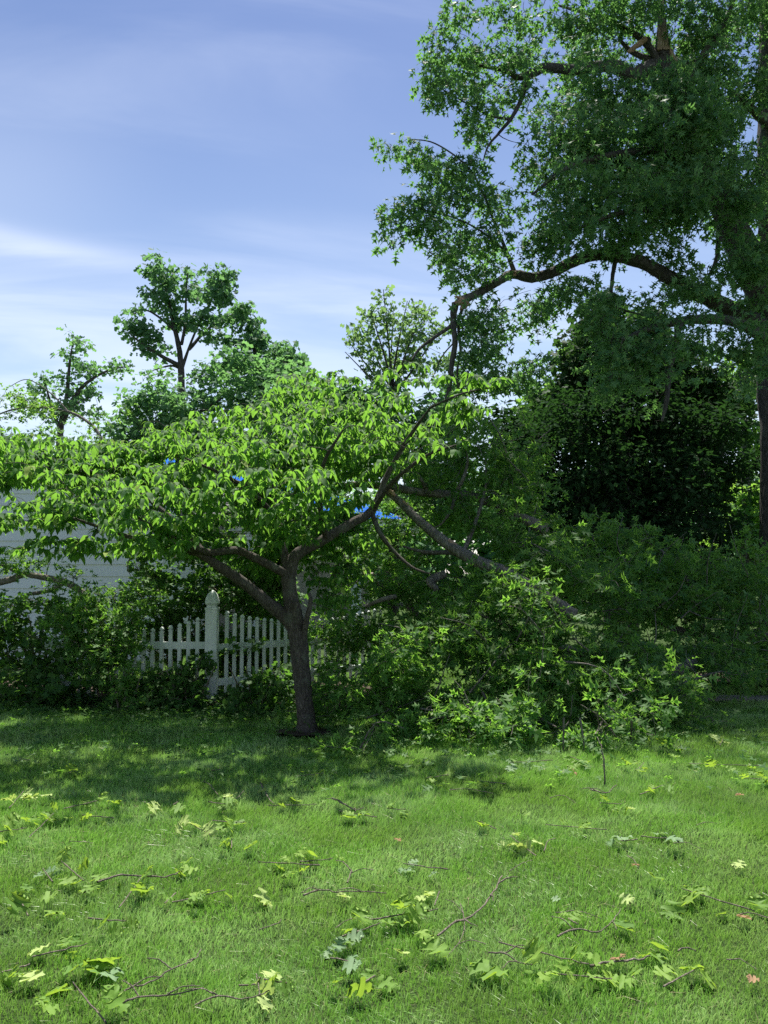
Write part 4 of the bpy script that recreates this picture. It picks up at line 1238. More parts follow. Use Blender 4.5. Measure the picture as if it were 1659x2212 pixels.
Y = 21
bg_tree('yew_tree', 'wide black green evergreen in deep shade behind the fallen branches, left of the oak trunk', g0(1350, 17.5),
        [([(1350, 1400, 17.5), (1350, 1200, 17.5), (1350, 1000, 17.5), (1345, 880, 17.5)], [.3, .25, .15, .05]),
         ([(1350, 1150, 17.5), (1200, 1050, 17), (1100, 950, 17)], [.1, .06, .03]), ([(1350, 1150, 17.5), (1480, 1060, 17.5), (1560, 980, 17.5)], [.1, .06, .03])],
        [(1090, 900, 30, 26, 17, .8), (1240, 880, 70, 40, 17.3, 1.2), (1400, 880, 80, 40, 17.6, 1.2), (1520, 920, 70, 50, 17.5, 1.2), (1600, 1010, 40, 60, 17.6, 1), (1110, 920, 50, 40, 17, 1), (1120, 1000, 60, 60, 17, 1.2), (1200, 950, 80, 60, 17, 1.4), (1200, 1060, 100, 80, 17, 1.5), (1310, 920, 90, 60, 17.5, 1.4), (1330, 1030, 120, 90, 17, 1.5), (1430, 940, 90, 60, 17.5, 1.4), (1450, 1050, 100, 90, 17, 1.5), (1530, 1000, 70, 60, 17.5, 1.2), (1300, 1150, 160, 70, 17, 1.4), (1480, 1160, 110, 70, 17, 1.3),
         (1130, 1120, 70, 60, 17, 1.2), (1560, 1120, 40, 60, 17.5, 1), (1250, 1250, 180, 60, 17, 1.2), (1450, 1250, 150, 60, 17, 1.2), (1080, 980, 26, 50, 17, .8)],
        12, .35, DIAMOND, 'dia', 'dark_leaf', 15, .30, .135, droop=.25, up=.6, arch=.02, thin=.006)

bg_tree('shade_maple_tree', 'tall maple coloured dark for shade behind the arching oak limb, its top under the limb', g0(1330, 19.5),
        [([(1330, 1400, 19.5), (1332, 1100, 19.5), (1335, 900, 19.5), (1335, 760, 19.5), (1320, 680, 19.5)], [.3, .25, .18, .1, .04])],
        [(1300, 650, 35, 22, 19.5, .8), (1380, 700, 70, 40, 19.0, 1.1), (1220, 900, 90, 40, 19.2, 1), (1330, 950, 110, 60, 19.2, 1), (1480, 940, 110, 60, 19.2, 1), (1400, 1050, 150, 60, 19.2, 1), (1580, 930, 40, 50, 19.4, .8), (1600, 860, 40, 40, 19.4, .8), (1250, 760, 50, 40, 19.2, 1.1), (1470, 780, 70, 50, 19.2, 1.2), (1400, 830, 110, 50, 19, 1.3), (1550, 810, 60, 50, 19.5, 1.1), (1300, 670, 35, 25, 19.5, .8), (1280, 720, 60, 40, 19.5, 1.2), (1370, 730, 60, 40, 19.5, 1.2), (1330, 790, 100, 50, 19.5, 1.4), (1240, 800, 50, 50, 19.5, 1.2), (1430, 800, 70, 40, 19.5, 1.2), (1290, 850, 90, 40, 19.5, 1.3), (1200, 850, 50, 40, 19.5, 1.2), (1500, 860, 80, 50, 19.5, 1.2)],
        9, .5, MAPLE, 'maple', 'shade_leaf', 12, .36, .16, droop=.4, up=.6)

for lab, px, Y, bl in (
        ('sunlit yellow green tree in the gap left of the dark evergreen, far behind', 1190, 31, [(1190, 850, 45, 26, 31, 1.1), (1230, 760, 26, 26, 31, 1), (1210, 900, 70, 40, 31, 1.3), (1150, 870, 30, 26, 31, .8), (1130, 960, 60, 50, 31, 1.2)]),
        ('sunlit green tree seen between the hanging oak branches and the trunk, far behind', 1520, 32, [(1500, 850, 40, 30, 32, 1.1), (1590, 860, 50, 50, 32, 1.3), (1620, 790, 30, 40, 32, 1.1),  (1630, 960, 40, 60, 32, 1.2), (1590, 1050, 60, 60, 32, 1.3)]),
        ('sunlit shrubby tree low beside the oak trunk at the right edge, far behind', 1610, 27, [(1620, 1080, 36, 50, 27, 1), (1630, 1180, 36, 50, 27, 1), (1600, 1240, 50, 40, 27, 1), (1680, 1150, 60, 120, 27, 1.2), (1560, 1180, 40, 50, 27, 1), (1760, 1150, 80, 130, 27, 1.2)])):
    bg_tree('maple_tree', lab, g0(px, Y), [([(px, 1330, Y), (px + 4, 1150, Y), (px, 980, Y), (px, 880, Y)], [.22, .18, .12, .04])], bl, 8, .5, MAPLE, 'maple', 'bright_leaf', 10, .42, .19, droop=.3, up=.65)

# distant belt of trees closing the view at ground level
rows = [(-260, 40), (-100, 42), (60, 41), (230, 43), (420, 42), (600, 44), (760, 41), (930, 43), (1100, 41), (1280, 44), (1440, 42), (1600, 43), (1780, 41), (1930, 43)]
Pb = []
P = Plant('distant_trees', (0, 42, 0), 'belt of distant green trees closing the view behind house and garden', 'woods')
for px, Y in rows:
    P.limb([(px, 1300, Y), (px + 6, 1180, Y), (px, 1080, Y)], [.3, .25, .1], 6)
    Pb += [(px, 1120 + 30 * math.sin(px), 110, 90, Y, 3), (px + 40, 1220, 120, 60, Y - 1, 3)]
T = sample_blobs(Pb, 1.0, .3, .3)
sprays(P.lv, T, 14, 1.1, .55, .3, .6)
P.finish(MAPLE, 'maple', 'maple_leaf')
P.root['kind'] = 'stuff'


# ------------------------------------------------------------------ fallen branches and shrubs
def fallen(label, limbs, blobs, per=22, hole=.82, k=8, spread=.15, size=.125, mat='fallen_oak_leaf', singles=60, name='fallen_oak_branch', group='oak branches brought down by the storm',
           cat='fallen branch', droop=.2, up=.55, bark='fallen_bark', tmpl=OAK, tname='oak', extra=None, hscale=2.2, thin=.0035, clampz=True, dens=5.0, ragged=.0):
    b = limbs[0][0][0]
    base = W(*b)
    p = Plant(name, base, label, cat, group, bark)
    for pts, rad in limbs:
        p.limb(pts, rad, 8)
    T = sample_blobs(blobs, per * dens, hole, hscale)
    if clampz:
        T[:, 2] = np.maximum(T[:, 2], .05 + .05 * R.random(len(T)))
    bare = []
    for bb in blobs:
        c = W(*bb[:2], bb[4])
        sx, sz = bb[2] / F * bb[4], bb[3] / F * bb[4]
        for _ in range(int(ragged * (1 + 9 * sx * max(sz, .15)) + R.random())):
            v = norm(R.normal(size=3) + np.array((0, -.5, .35)))
            q = c + v * np.array((sx, bb[5], sz)) * .85
            dr = norm(v * .7 + R.normal(size=3) * .55 + np.array((0, 0, .25)))
            L = .18 + .38 * R.random()
            if R.random() < .3:
                bare.append((q - dr * .25, q + dr * L * 1.1))
            else:
                T = np.vstack((T, [q + dr * L * u_ + R.normal(size=3) * .03 for u_ in (.2, .4, .6, .8, 1.0)]))
    T = prune(T)
    p.grow(T, arch=.05, rmax=.02, thin=thin, sides=4)
    for a_, b_ in bare:
        m_ = (a_ + b_) / 2 + R.normal(size=3) * .06
        Pq, rq = spline(np.array([a_, m_, b_]), [.011, .007, .003], 3)
        p.br.add(Pq, rq, 4, cap=False)
    sprays(p.lv, T, k, spread, size, droop, up)
    if clampz:
        for q in p.lv.P:
            q[:, 2] = np.maximum(q[:, 2], .03 + .04 * R.random(len(q)))
    p.finish(tmpl, tname, mat, singles, br_name='bough')
    return p


# the pale bough that leans down to the right, partly stripped of bark
p = fallen('long pale bough with stripped orange patches slanting down to the right from behind the dogwood',
           [([(822, 1048, 10.6), (862, 1082, 10.6), (905, 1125, 10.4), (960, 1170, 10.15), (1020, 1208, 9.9), (1090, 1238, 9.65), (1175, 1290, 9.4), (1240, 1330, 9.3)], [.045, .05, .056, .066, .075, .08, .085, .085]),
            ([(1110, 1255, 10.2), (1040, 1210, 10.5), (985, 1195, 10.6), (915, 1192, 10.6), (870, 1180, 10.5)], [.05, .045, .035, .025, .012]),
            ([(1000, 1195, 10.3), (1030, 1120, 10.6), (1050, 1040, 10.8), (1045, 960, 11)], [.03, .025, .018, .01])],
           [(1000, 930, 50, 50, 11.2, .6), (960, 1020, 60, 50, 11.4, .6), (1030, 1040, 60, 50, 11.2, .7), (1140, 1060, 40, 50, 11, .7), (1120, 1000, 30, 50, 11.2, .6), (1040, 930, 40, 40, 10.9, .6), (1070, 1000, 50, 50, 10.9, .7), (1080, 1080, 50, 50, 10.8, .7), (1000, 1120, 50, 30, 10.8, .6), (1120, 1150, 50, 40, 10.4, .6), (1080, 1250, 30, 25, 9.9, .4), (960, 1130, 40, 30, 11, .5), (990, 970, 40, 40, 11.2, .5)], singles=120, ragged=1.6)
for q, w in (([(828, 1053, 10.6), (836, 1060, 10.59), (846, 1068, 10.58), (852, 1074, 10.57)], .047), ([(868, 1086, 10.58), (880, 1098, 10.55), (893, 1112, 10.5)], .055), ([(962, 1171, 10.14), (972, 1177, 10.1), (984, 1183, 10.05)], .066)):
    t = Tubes()
    Pq, r = spline(np.array([W(*v) for v in q]), list(np.linspace(w * .5, w, len(q) - 1)) + [w * .5], 3)
    t.add(Pq + np.array((.012, -w * .42, w * .30)), r * .62, 7, wob=.10, cap=False)
    V, T_ = t.arrays()
    child_np('stripped_patch', V, T_, 'raw_orange_wood', p.root)

fallen('grey bough lying level above the blue tarp, its dead twigs curling up and down',
       [([(690, 1068, 11.4), (730, 1052, 11.3), (780, 1046, 11.2), (840, 1052, 11.1), (900, 1062, 11.1), (960, 1068, 11.0), (1030, 1075, 11.0), (1110, 1110, 11), (1180, 1145, 11)], [.02, .035, .045, .05, .055, .06, .065, .07, .08]),
        ([(925, 1060, 11.1), (912, 1040, 11.0), (900, 1018, 11), (890, 1005, 11)], [.05, .022, .014, .008]),
        ([(985, 1065, 11.0), (1000, 1035, 10.9), (1010, 1000, 10.9), (1008, 975, 10.9)], [.03, .025, .018, .01]),
        ([(985, 1066, 11.0), (975, 1100, 10.8), (955, 1130, 10.8), (935, 1142, 10.8)], [.03, .022, .014, .008]),
        ([(1095, 980, 10.6), (1080, 940, 10.6), (1065, 915, 10.7), (1058, 905, 10.7)], [.012, .012, .009, .006])],
       [(1150, 1080, 50, 40, 11.3, .7), (1180, 1150, 60, 40, 11.2, .7), (1070, 1040, 40, 40, 11.3, .6), (880, 1010, 30, 20, 11.4, .4, .6), (720, 1080, 30, 16, 11.6, .4, .6), (1130, 1020, 30, 40, 11.6, .6)], singles=60)

fallen('sunlit heap of broken oak boughs in the middle of the debris, bright on top',
       [([(1290, 1420, 9.8), (1220, 1400, 9.6), (1140, 1370, 9.4), (1070, 1340, 9.3), (1010, 1320, 9.3)], [.05, .045, .035, .02, .01]),
        ([(1210, 1400, 9.6), (1180, 1320, 9.5), (1150, 1270, 9.6), (1110, 1240, 9.7)], [.03, .025, .015, .01])],
       [(1180, 1210, 70, 40, 10.3, .6), (1260, 1240, 70, 40, 10.2, .7), (1130, 1180, 50, 30, 10.7, .5), (1080, 1300, 60, 40, 9.5, .7), (1040, 1370, 70, 50, 9.2, .7), (1120, 1360, 60, 50, 9.2, .7), (1000, 1320, 50, 40, 9.7, .6), (1180, 1330, 60, 50, 9.6, .7), (1110, 1430, 90, 50, 9.0, .7), (1230, 1390, 60, 50, 9.4, .7), (960, 1400, 60, 50, 9.3, .7), (1060, 1470, 80, 40, 8.9, .6), (1200, 1460, 80, 40, 9.0, .6)],
       per=30, singles=260, ragged=2.2)

fallen('rounded clump of oak leaves resting on the grass just right of the dogwood trunk',
       [([(930, 1510, 9.0), (880, 1480, 8.8), (830, 1450, 8.6), (790, 1450, 8.5)], [.03, .022, .014, .008]), ([(880, 1480, 8.8), (870, 1440, 8.7), (860, 1420, 8.7)], [.016, .012, .006])],
       [(860, 1450, 60, 35, 8.6, .45), (800, 1470, 45, 35, 8.5, .4), (900, 1480, 50, 35, 8.7, .4), (830, 1510, 60, 20, 8.5, .4)], per=42, singles=200, ragged=2.2)

fallen('low carpet of broken oak sprays spilling onto the grass below the centre heap',
       [([(1040, 1530, 8.9), (980, 1545, 8.5), (900, 1555, 8.3), (840, 1560, 8.2)], [.025, .02, .014, .008]), ([(980, 1545, 8.5), (1000, 1570, 8.2), (1020, 1590, 8.0)], [.014, .01, .006]),
        ([(1030, 1440, 8.9), (1035, 1465, 8.7), (1040, 1490, 8.5), (1055, 1515, 8.4), (1070, 1520, 8.3)], [.022, .02, .016, .012, .006])],
       [(900, 1530, 90, 20, 8.5, .5), (1000, 1530, 80, 22, 8.5, .5), (960, 1560, 90, 18, 8.2, .4), (1090, 1520, 70, 22, 8.5, .5), (850, 1560, 60, 14, 8.1, .4), (1060, 1570, 70, 16, 8.0, .4), (820, 1610, 40, 8, 7.6, .3, .7), (740, 1540, 40, 12, 8.5, .3, .7)], per=38, singles=160, spread=.12, ragged=2.2)

fallen('wide mass of downed oak foliage filling the right of the debris, below the dark evergreen',
       [([(1690, 1360, 12), (1600, 1375, 11.6), (1500, 1370, 11.4), (1400, 1330, 11.3), (1320, 1260, 11.4)], [.09, .08, .06, .04, .02]), ([(1520, 1372, 11.4), (1500, 1280, 11.5), (1440, 1200, 11.8), (1380, 1160, 12)], [.05, .04, .02, .01]),
        ([(1560, 1375, 11.5), (1590, 1350, 11.2), (1625, 1345, 11.0), (1655, 1340, 10.9)], [.02, .018, .014, .01]), ([(1565, 1345, 11.2), (1575, 1330, 11.1), (1582, 1318, 11.1)], [.016, .014, .008])],
       [(1250, 1170, 60, 40, 11.8, .8), (1340, 1160, 60, 35, 12, .8), (1310, 1220, 90, 45, 11.6, .9), (1400, 1210, 80, 45, 11.8, .9), (1220, 1250, 60, 40, 11.3, .8), (1380, 1290, 100, 50, 11.2, .9), (1490, 1250, 80, 50, 11.8, .9), (1570, 1240, 70, 50, 12, .9), (1480, 1330, 90, 50, 11.3, .9), (1590, 1320, 80, 45, 11.5, .9), (1300, 1320, 80, 45, 10.9, .8), (1640, 1280, 60, 60, 12, .9), (1740, 1300, 90, 70, 12, .9)],
       per=24, singles=200, ragged=1.5, size=.135)

fallen('shaded tangle of oak boughs at the right with pale forked sticks in front',
       [([(1420, 1505, 9.6), (1470, 1480, 9.5), (1520, 1460, 9.5), (1560, 1450, 9.4)], [.024, .02, .014, .008]), ([(1475, 1478, 9.5), (1500, 1485, 9.4), (1530, 1482, 9.4)], [.01, .008, .006]),
        ([(1340, 1440, 9.4), (1370, 1460, 9.3), (1400, 1480, 9.3), (1440, 1500, 9.3)], [.008, .010, .012, .014]), ([(1440, 1450, 10), (1470, 1445, 10), (1500, 1430, 10.2)], [.07, .075, .08])],
       [(1330, 1400, 80, 45, 9.9, .7), (1420, 1400, 80, 45, 10.2, .7), (1510, 1410, 80, 45, 10.4, .7), (1600, 1410, 70, 45, 10.6, .7), (1300, 1470, 80, 40, 9.3, .6), (1390, 1460, 60, 35, 9.6, .6), (1460, 1510, 60, 30, 9.2, .6), (1380, 1530, 90, 26, 8.9, .6), (1560, 1460, 70, 30, 10, .6), (1280, 1530, 70, 26, 8.8, .5), (1640, 1450, 50, 40, 10.8, .6), (1480, 1550, 70, 16, 8.7, .5, .8), (1730, 1430, 80, 50, 11, .8)],
       per=28, singles=220, ragged=2.2)

fallen('leafy spray tip poking out onto the grass at the front of the right hand tangle',
       [([(1300, 1560, 8.5), (1290, 1580, 8.1), (1280, 1590, 7.8)], [.012, .009, .005]), ([(1100, 1500, 8.9), (1150, 1540, 8.4), (1200, 1570, 8.1), (1240, 1590, 7.9)], [.014, .012, .009, .005])],
       [(1280, 1560, 50, 20, 8.1, .4), (1330, 1580, 40, 14, 8.0, .3), (1180, 1570, 60, 16, 8.1, .4), (1120, 1590, 40, 10, 7.8, .3, .8), (1240, 1600, 40, 9, 7.7, .3, .8), (1380, 1600, 40, 10, 7.8, .3, .8)], per=40, singles=160, spread=.11, size=.12, ragged=2.2)

fallen('dim thicket of fallen boughs between the dogwood trunk and the leaning bough',
       [([(1010, 1420, 11), (930, 1360, 10.8), (870, 1290, 10.8), (830, 1230, 10.9)], [.07, .06, .04, .02]), ([(960, 1240, 10.4), (930, 1255, 10.3), (945, 1275, 10.2)], [.05, .06, .03]), ([(790, 1310, 10.2), (820, 1297, 10.1), (855, 1288, 10.1)], [.02, .028, .03]),
        ([(870, 1290, 10.8), (800, 1250, 11), (740, 1200, 11.2)], [.03, .02, .01])],
       [(600, 1110, 70, 40, 12, .6), (680, 1050, 70, 50, 12.2, .6), (620, 1190, 60, 50, 11.8, .6), (860, 1120, 70, 40, 11.9, .6), (880, 1060, 40, 20, 12, .4, .5), (760, 1180, 60, 40, 11.4, .7), (850, 1180, 60, 50, 11.3, .7), (930, 1200, 50, 30, 11.2, .6), (780, 1270, 70, 45, 11, .7), (870, 1270, 70, 45, 10.9, .7), (950, 1300, 60, 35, 10.6, .6), (760, 1350, 60, 45, 10.8, .7), (850, 1360, 80, 45, 10.5, .7), (930, 1390, 60, 45, 10.3, .7), (720, 1400, 50, 40, 10.6, .6), (1000, 1270, 60, 30, 10.8, .6), (800, 1100, 50, 20, 12, .5, .6)], per=22, singles=120, ragged=2.2)

fallen('sunlit oak top lodged over the house gable at the far left',
       [([(-60, 930, 13.2), (10, 890, 13), (80, 880, 12.9), (150, 890, 12.8), (200, 920, 12.7), (230, 960, 12.6), (300, 1010, 12.5)], [.008, .012, .016, .02, .024, .03, .04]),
        ([(150, 892, 12.8), (110, 850, 12.9), (60, 820, 13), (20, 835, 13)], [.012, .01, .007, .004]), ([(235, 965, 12.6), (300, 1020, 12.4), (350, 1060, 12.2), (390, 1100, 12)], [.05, .05, .045, .03])],
       [(20, 850, 35, 18, 13, .4), (70, 880, 50, 24, 12.9, .5), (20, 910, 50, 28, 13, .5), (130, 920, 60, 24, 12.8, .6), (210, 910, 40, 18, 12.8, .4), (60, 950, 70, 24, 12.9, .5), (200, 960, 50, 24, 12.7, .5), (300, 1020, 60, 24, 12.4, .5), (260, 870, 20, 14, 12.9, .3, .6)],
       per=20, mat='bright_leaf', singles=100, clampz=False, size=.11)

fallen('bright yellow green oak spray over a bent bough before the white siding, far left',
       [([(-20, 1262, 11), (25, 1252, 11), (50, 1242, 11), (90, 1246, 11), (150, 1262, 10.9), (190, 1290, 10.8)], [.05, .045, .04, .04, .045, .05]), ([(50, 1242, 11), (20, 1228, 11), (-10, 1215, 11)], [.03, .02, .012]), ([(140, 1258, 10.9), (110, 1275, 10.8), (70, 1282, 10.7)], [.03, .025, .02])],
       [(40, 1215, 40, 22, 10.9, .35), (105, 1222, 40, 22, 10.8, .35), (120, 1262, 26, 14, 10.6, .25), (170, 1235, 24, 30, 10.8, .3, .6)], per=36, mat='bright_leaf', singles=80, size=.10, spread=.12)

# shrubs around the fence
def shrub(label, stems, blobs, mat='ivy_leaf', per=26, k=8, size=.085, spread=.12, tmpl=MAPLE, tname='maple', name='shrub', cat='shrub', singles=0, hole=.5, **kw):
    return fallen(label, stems, blobs, per, hole, k, spread, size, mat, singles, name, None, cat, tmpl=tmpl, tname=tname, bark='twig_bark', **kw)


def stems_at(px, Y, hs, n=4):
    out = []
    for i in range(n):
        a = (i - (n - 1) / 2) * 18
        b = W(px + a * .3, 1200, Y); b[2] = 0
        out.append(([(0, 0, 0, *b), (px + a, hs + 60, Y), (px + a * 2, hs, Y)], [.016, .012, .005]))
    return out


def fallen_base_fix(stems):
    return stems


_W = W


def W(*a):
    return _W(*a[:3]) if len(a) == 3 else np.array(a[3:6], float)


shrub('broad dark shrub at the left edge under the white siding, its top catching the sun', stems_at(80, 10.7, 1330),
      [(60, 1310, 80, 30, 10.8, .6), (150, 1330, 70, 35, 10.7, .6), (30, 1370, 70, 45, 10.6, .6), (120, 1400, 80, 45, 10.5, .6), (40, 1450, 80, 40, 10.3, .6), (140, 1470, 80, 40, 10.2, .6), (60, 1500, 90, 22, 10.1, .5), (-60, 1400, 80, 100, 10.6, .8)], singles=100)
shrub('dark drooping oak bough leaning on the left end of the picket fence', stems_at(230, 10.3, 1300),
      [(230, 1290, 60, 40, 10.6, .5), (290, 1270, 60, 40, 10.8, .5), (200, 1350, 60, 50, 10.3, .5), (260, 1370, 40, 55, 10.2, .4), (220, 1430, 60, 45, 10.1, .5), (270, 1470, 50, 30, 10.0, .4), (300, 1330, 30, 30, 10.3, .3), (170, 1380, 60, 40, 10.1, .35), (250, 1400, 50, 30, 10.0, .3), (140, 1340, 50, 30, 10.2, .3)], tmpl=OAK, tname='oak', mat='fallen_oak_leaf', name='fallen_oak_branch', cat='fallen branch', size=.11, singles=120, per=28)
shrub('tangled greenery behind the pickets left of the tall post', stems_at(380, 11.6, 1280),
      [(480, 1130, 60, 40, 12.4, .6, .6), (570, 1230, 60, 50, 12, .6), (350, 1250, 60, 35, 12, .6), (430, 1270, 60, 35, 11.8, .5), (380, 1310, 90, 30, 11.6, .5), (500, 1290, 70, 35, 11.8, .5), (560, 1330, 60, 40, 12.2, .5), (600, 1180, 60, 50, 12, .5), (540, 1240, 60, 40, 12, .5), (400, 1210, 50, 26, 12, .4, .7), (520, 1430, 70, 40, 11.8, .4), (620, 1450, 50, 30, 12, .4), (330, 1370, 70, 50, 11.5, .4), (430, 1390, 60, 60, 11.4, .4), (540, 1400, 60, 50, 12, .5), (310, 1210, 30, 24, 12, .4), (600, 1290, 50, 50, 12.4, .5), (620, 1390, 50, 50, 12.6, .5), (470, 1230, 40, 20, 12.2, .4)], per=30, singles=60, hole=.4, ragged=1)
shrub('bushy green vine climbing over the foot of the left pickets and the tall post', stems_at(410, 10.0, 1440),
      [(402, 1455, 26, 26, 10.1, .22), (436, 1420, 18, 12, 10.15, .12), (360, 1480, 50, 22, 10.0, .3), (420, 1485, 26, 22, 10.05, .2), (390, 1512, 60, 10, 9.9, .3), (320, 1505, 50, 16, 9.9, .3), (448, 1438, 12, 16, 10.2, .1, .8), (340, 1455, 24, 16, 10.1, .2)], per=60, size=.07, spread=.08, singles=120, mat='ivy_leaf')
shrub('small leafy weed with upright pale leaves at the left front of the fence', stems_at(270, 9.8, 1450, 3),
      [(275, 1460, 18, 26, 9.8, .15), (262, 1490, 26, 22, 9.8, .2), (300, 1515, 30, 10, 9.7, .2)], per=70, size=.07, spread=.08, singles=40, mat='bright_leaf', tmpl=DIAMOND, tname='dia')
shrub('low green sapling growing between the tall white post and the dogwood trunk', stems_at(550, 10.0, 1440),
      [(545, 1395, 20, 10, 10.3, .15, .6), (498, 1400, 16, 12, 10.3, .12, .6), (570, 1475, 40, 20, 10.0, .3), (600, 1490, 36, 22, 9.8, .3), (530, 1502, 40, 12, 9.8, .3), (605, 1450, 24, 18, 10.2, .25), (560, 1518, 60, 8, 9.6, .3)], per=50, size=.075, spread=.09, singles=100)
shrub('clump of broad leaves right behind the dogwood trunk at its right side', stems_at(725, 9.6, 1460),
      [(720, 1470, 34, 24, 9.6, .3), (700, 1440, 20, 20, 10, .2), (740, 1500, 40, 18, 9.3, .3), (700, 1505, 30, 12, 9.3, .3)], per=45, size=.085, spread=.09, singles=60, tmpl=DIAMOND, tname='dia')

# ground cover at the foot of the fence: nobody could count it
lv = Leaves()
n = 2600
gx = R.random(n) * 6.3 - 5.2; gy = 9.0 + R.random(n) ** .7 * 1.9
Pg = np.stack((gx, gy, gh(gx, gy) + .03 + .05 * R.random(n)), 1)
sprays(lv, Pg, 2, .06, .06, .0, .8)
Pn, M, S = lv.frames()
V, T = inst_arrays(MAPLE, Pn, M, S)
o = link_mesh('ground_cover', mesh_np('ground_cover', V, T, 'ivy_leaf'))
tag(o, 'low ivy and weeds at the foot of the picket fence', 'ground cover', kind='stuff')
# loose leaves strewn in the shade
n = 1300
gx = R.normal(size=n) * 2.8 - .3; gy = 6.1 + R.random(n) ** .7 * 3.6
m = (np.abs(gx) < 5)
gx, gy = gx[m], gy[m]; n = len(gx)
a = R.random(n) * 6.28
Pg = np.stack((gx, gy, gh(gx, gy) + .045 + .02 * R.random(n)), 1)
A = np.stack((np.cos(a), np.sin(a), .2 * R.normal(size=n)), 1)
lv = Leaves(); lv.add(Pg, A, np.stack((.3 * R.normal(size=n), .3 * R.normal(size=n), np.ones(n)), 1), .10 * (.7 + .5 * R.random(n)))
Pn, M, S = lv.frames()
V, T = inst_arrays(OAK, Pn, M, S)
o = link_mesh('leaf_litter', mesh_np('leaf_litter', V, T, 'fallen_oak_leaf'))
tag(o, 'green oak leaves strewn over the shaded part of the lawn', 'leaf litter', kind='stuff')


# ------------------------------------------------------------------ oak sprigs and sticks on the lawn
def oak_leaf_mesh(mat, var):
    key = ('hi', mat, var)
    if key not in LEAFMESH:
        V, T = OAK_HI
        V = V.copy()
        rr = random.Random(var * 13 + 5)
        V[:, 0] *= rr.uniform(.85, 1.15)
        V[:, 2] += rr.uniform(-.5, .3) * V[:, 0] ** 2 + rr.uniform(-.3, .25) * (V[:, 1] - .3) ** 2 + .05 * np.sin(7 * V[:, 1] + var)
        V[:, 2] += rr.uniform(-.25, .25) * V[:, 0] * V[:, 1]
        LEAFMESH[key] = mesh_np('leaf', V, T, mat, True)
    return LEAFMESH[key]


def stick(parent, pts, r0, r1, name='twig', mat='twig_bark', knots=True):
    P, r = spline(np.array(pts), np.linspace(r0, r1, len(pts)), 4)
    P[1:-1] += R.normal(size=P[1:-1].shape) * r0 * .5
    if knots:
        r = r * (1 + .18 * np.abs(R.normal(size=len(r))))
    t = Tubes(); t.add(P, r, 6, wob=.05)
    V, T = t.arrays()
    return child_np(name, V, T, mat, parent, True)


def sprig(px, py, n, size, label, mat='lawn_leaf', wid=.10, twig=None, single=False):
    c = G(px, py)
    if single:
        o = link_mesh('fallen_leaf', oak_leaf_mesh(mat, int(px) % 5))
        tag(o, label, 'leaf', 'single oak leaves on the lawn')
        root = o
        a = R.random() * 6.28
        M = Matrix.Translation((c[0], c[1], c[2] + .055)) @ Matrix.Rotation(a, 4, 'Z') @ Matrix.Rotation(R.normal() * .3, 4, 'X') @ Matrix.Rotation(R.normal() * .3, 4, 'Y')
        o.matrix_world = M @ Matrix.Diagonal((size, size, size, 1)) @ Matrix.Translation((0, -.45, 0))
        return
    root = empty('oak_sprig', (c[0], c[1], c[2]), label, 'oak sprig', 'leafy oak sprigs scattered on the lawn')
    a0 = R.random() * 6.28
    d = np.array((math.cos(a0), math.sin(a0) * .8, 0))
    base = c + np.array((0, 0, .04))
    if twig:
        pts = [G(*q) + np.array((0, 0, .05)) for q in twig]
        stick(root, pts, .0045, .0025)
    else:
        stick(root, [base - d * wid * 1.3, base + np.array((0, 0, .01)), base + d * wid * .9 + np.array((0, 0, .02))], .003, .002)
    size *= .86
    for i in range(n):
        s = (i + .5) / n * 2 - 1
        pos = base + d * wid * s * .9 + np.array((R.normal() * wid * .4, R.normal() * wid * .6, -.002 + .026 * R.random()))
        o = link_mesh('leaf', oak_leaf_mesh(mat, int(R.integers(5))), root)
        a = a0 - math.pi / 2 + R.normal() * 1.1 + (0 if i % 2 else .8)
        sz = size * (.6 + .6 * R.random())
        M = Matrix.Translation(tuple(pos - c)) @ Matrix.Rotation(a, 4, 'Z') @ Matrix.Rotation(R.normal() * .4, 4, 'X') @ Matrix.Rotation(R.normal() * .55, 4, 'Y')
        o.matrix_local = M @ Matrix.Diagonal((sz, sz, sz, 1))


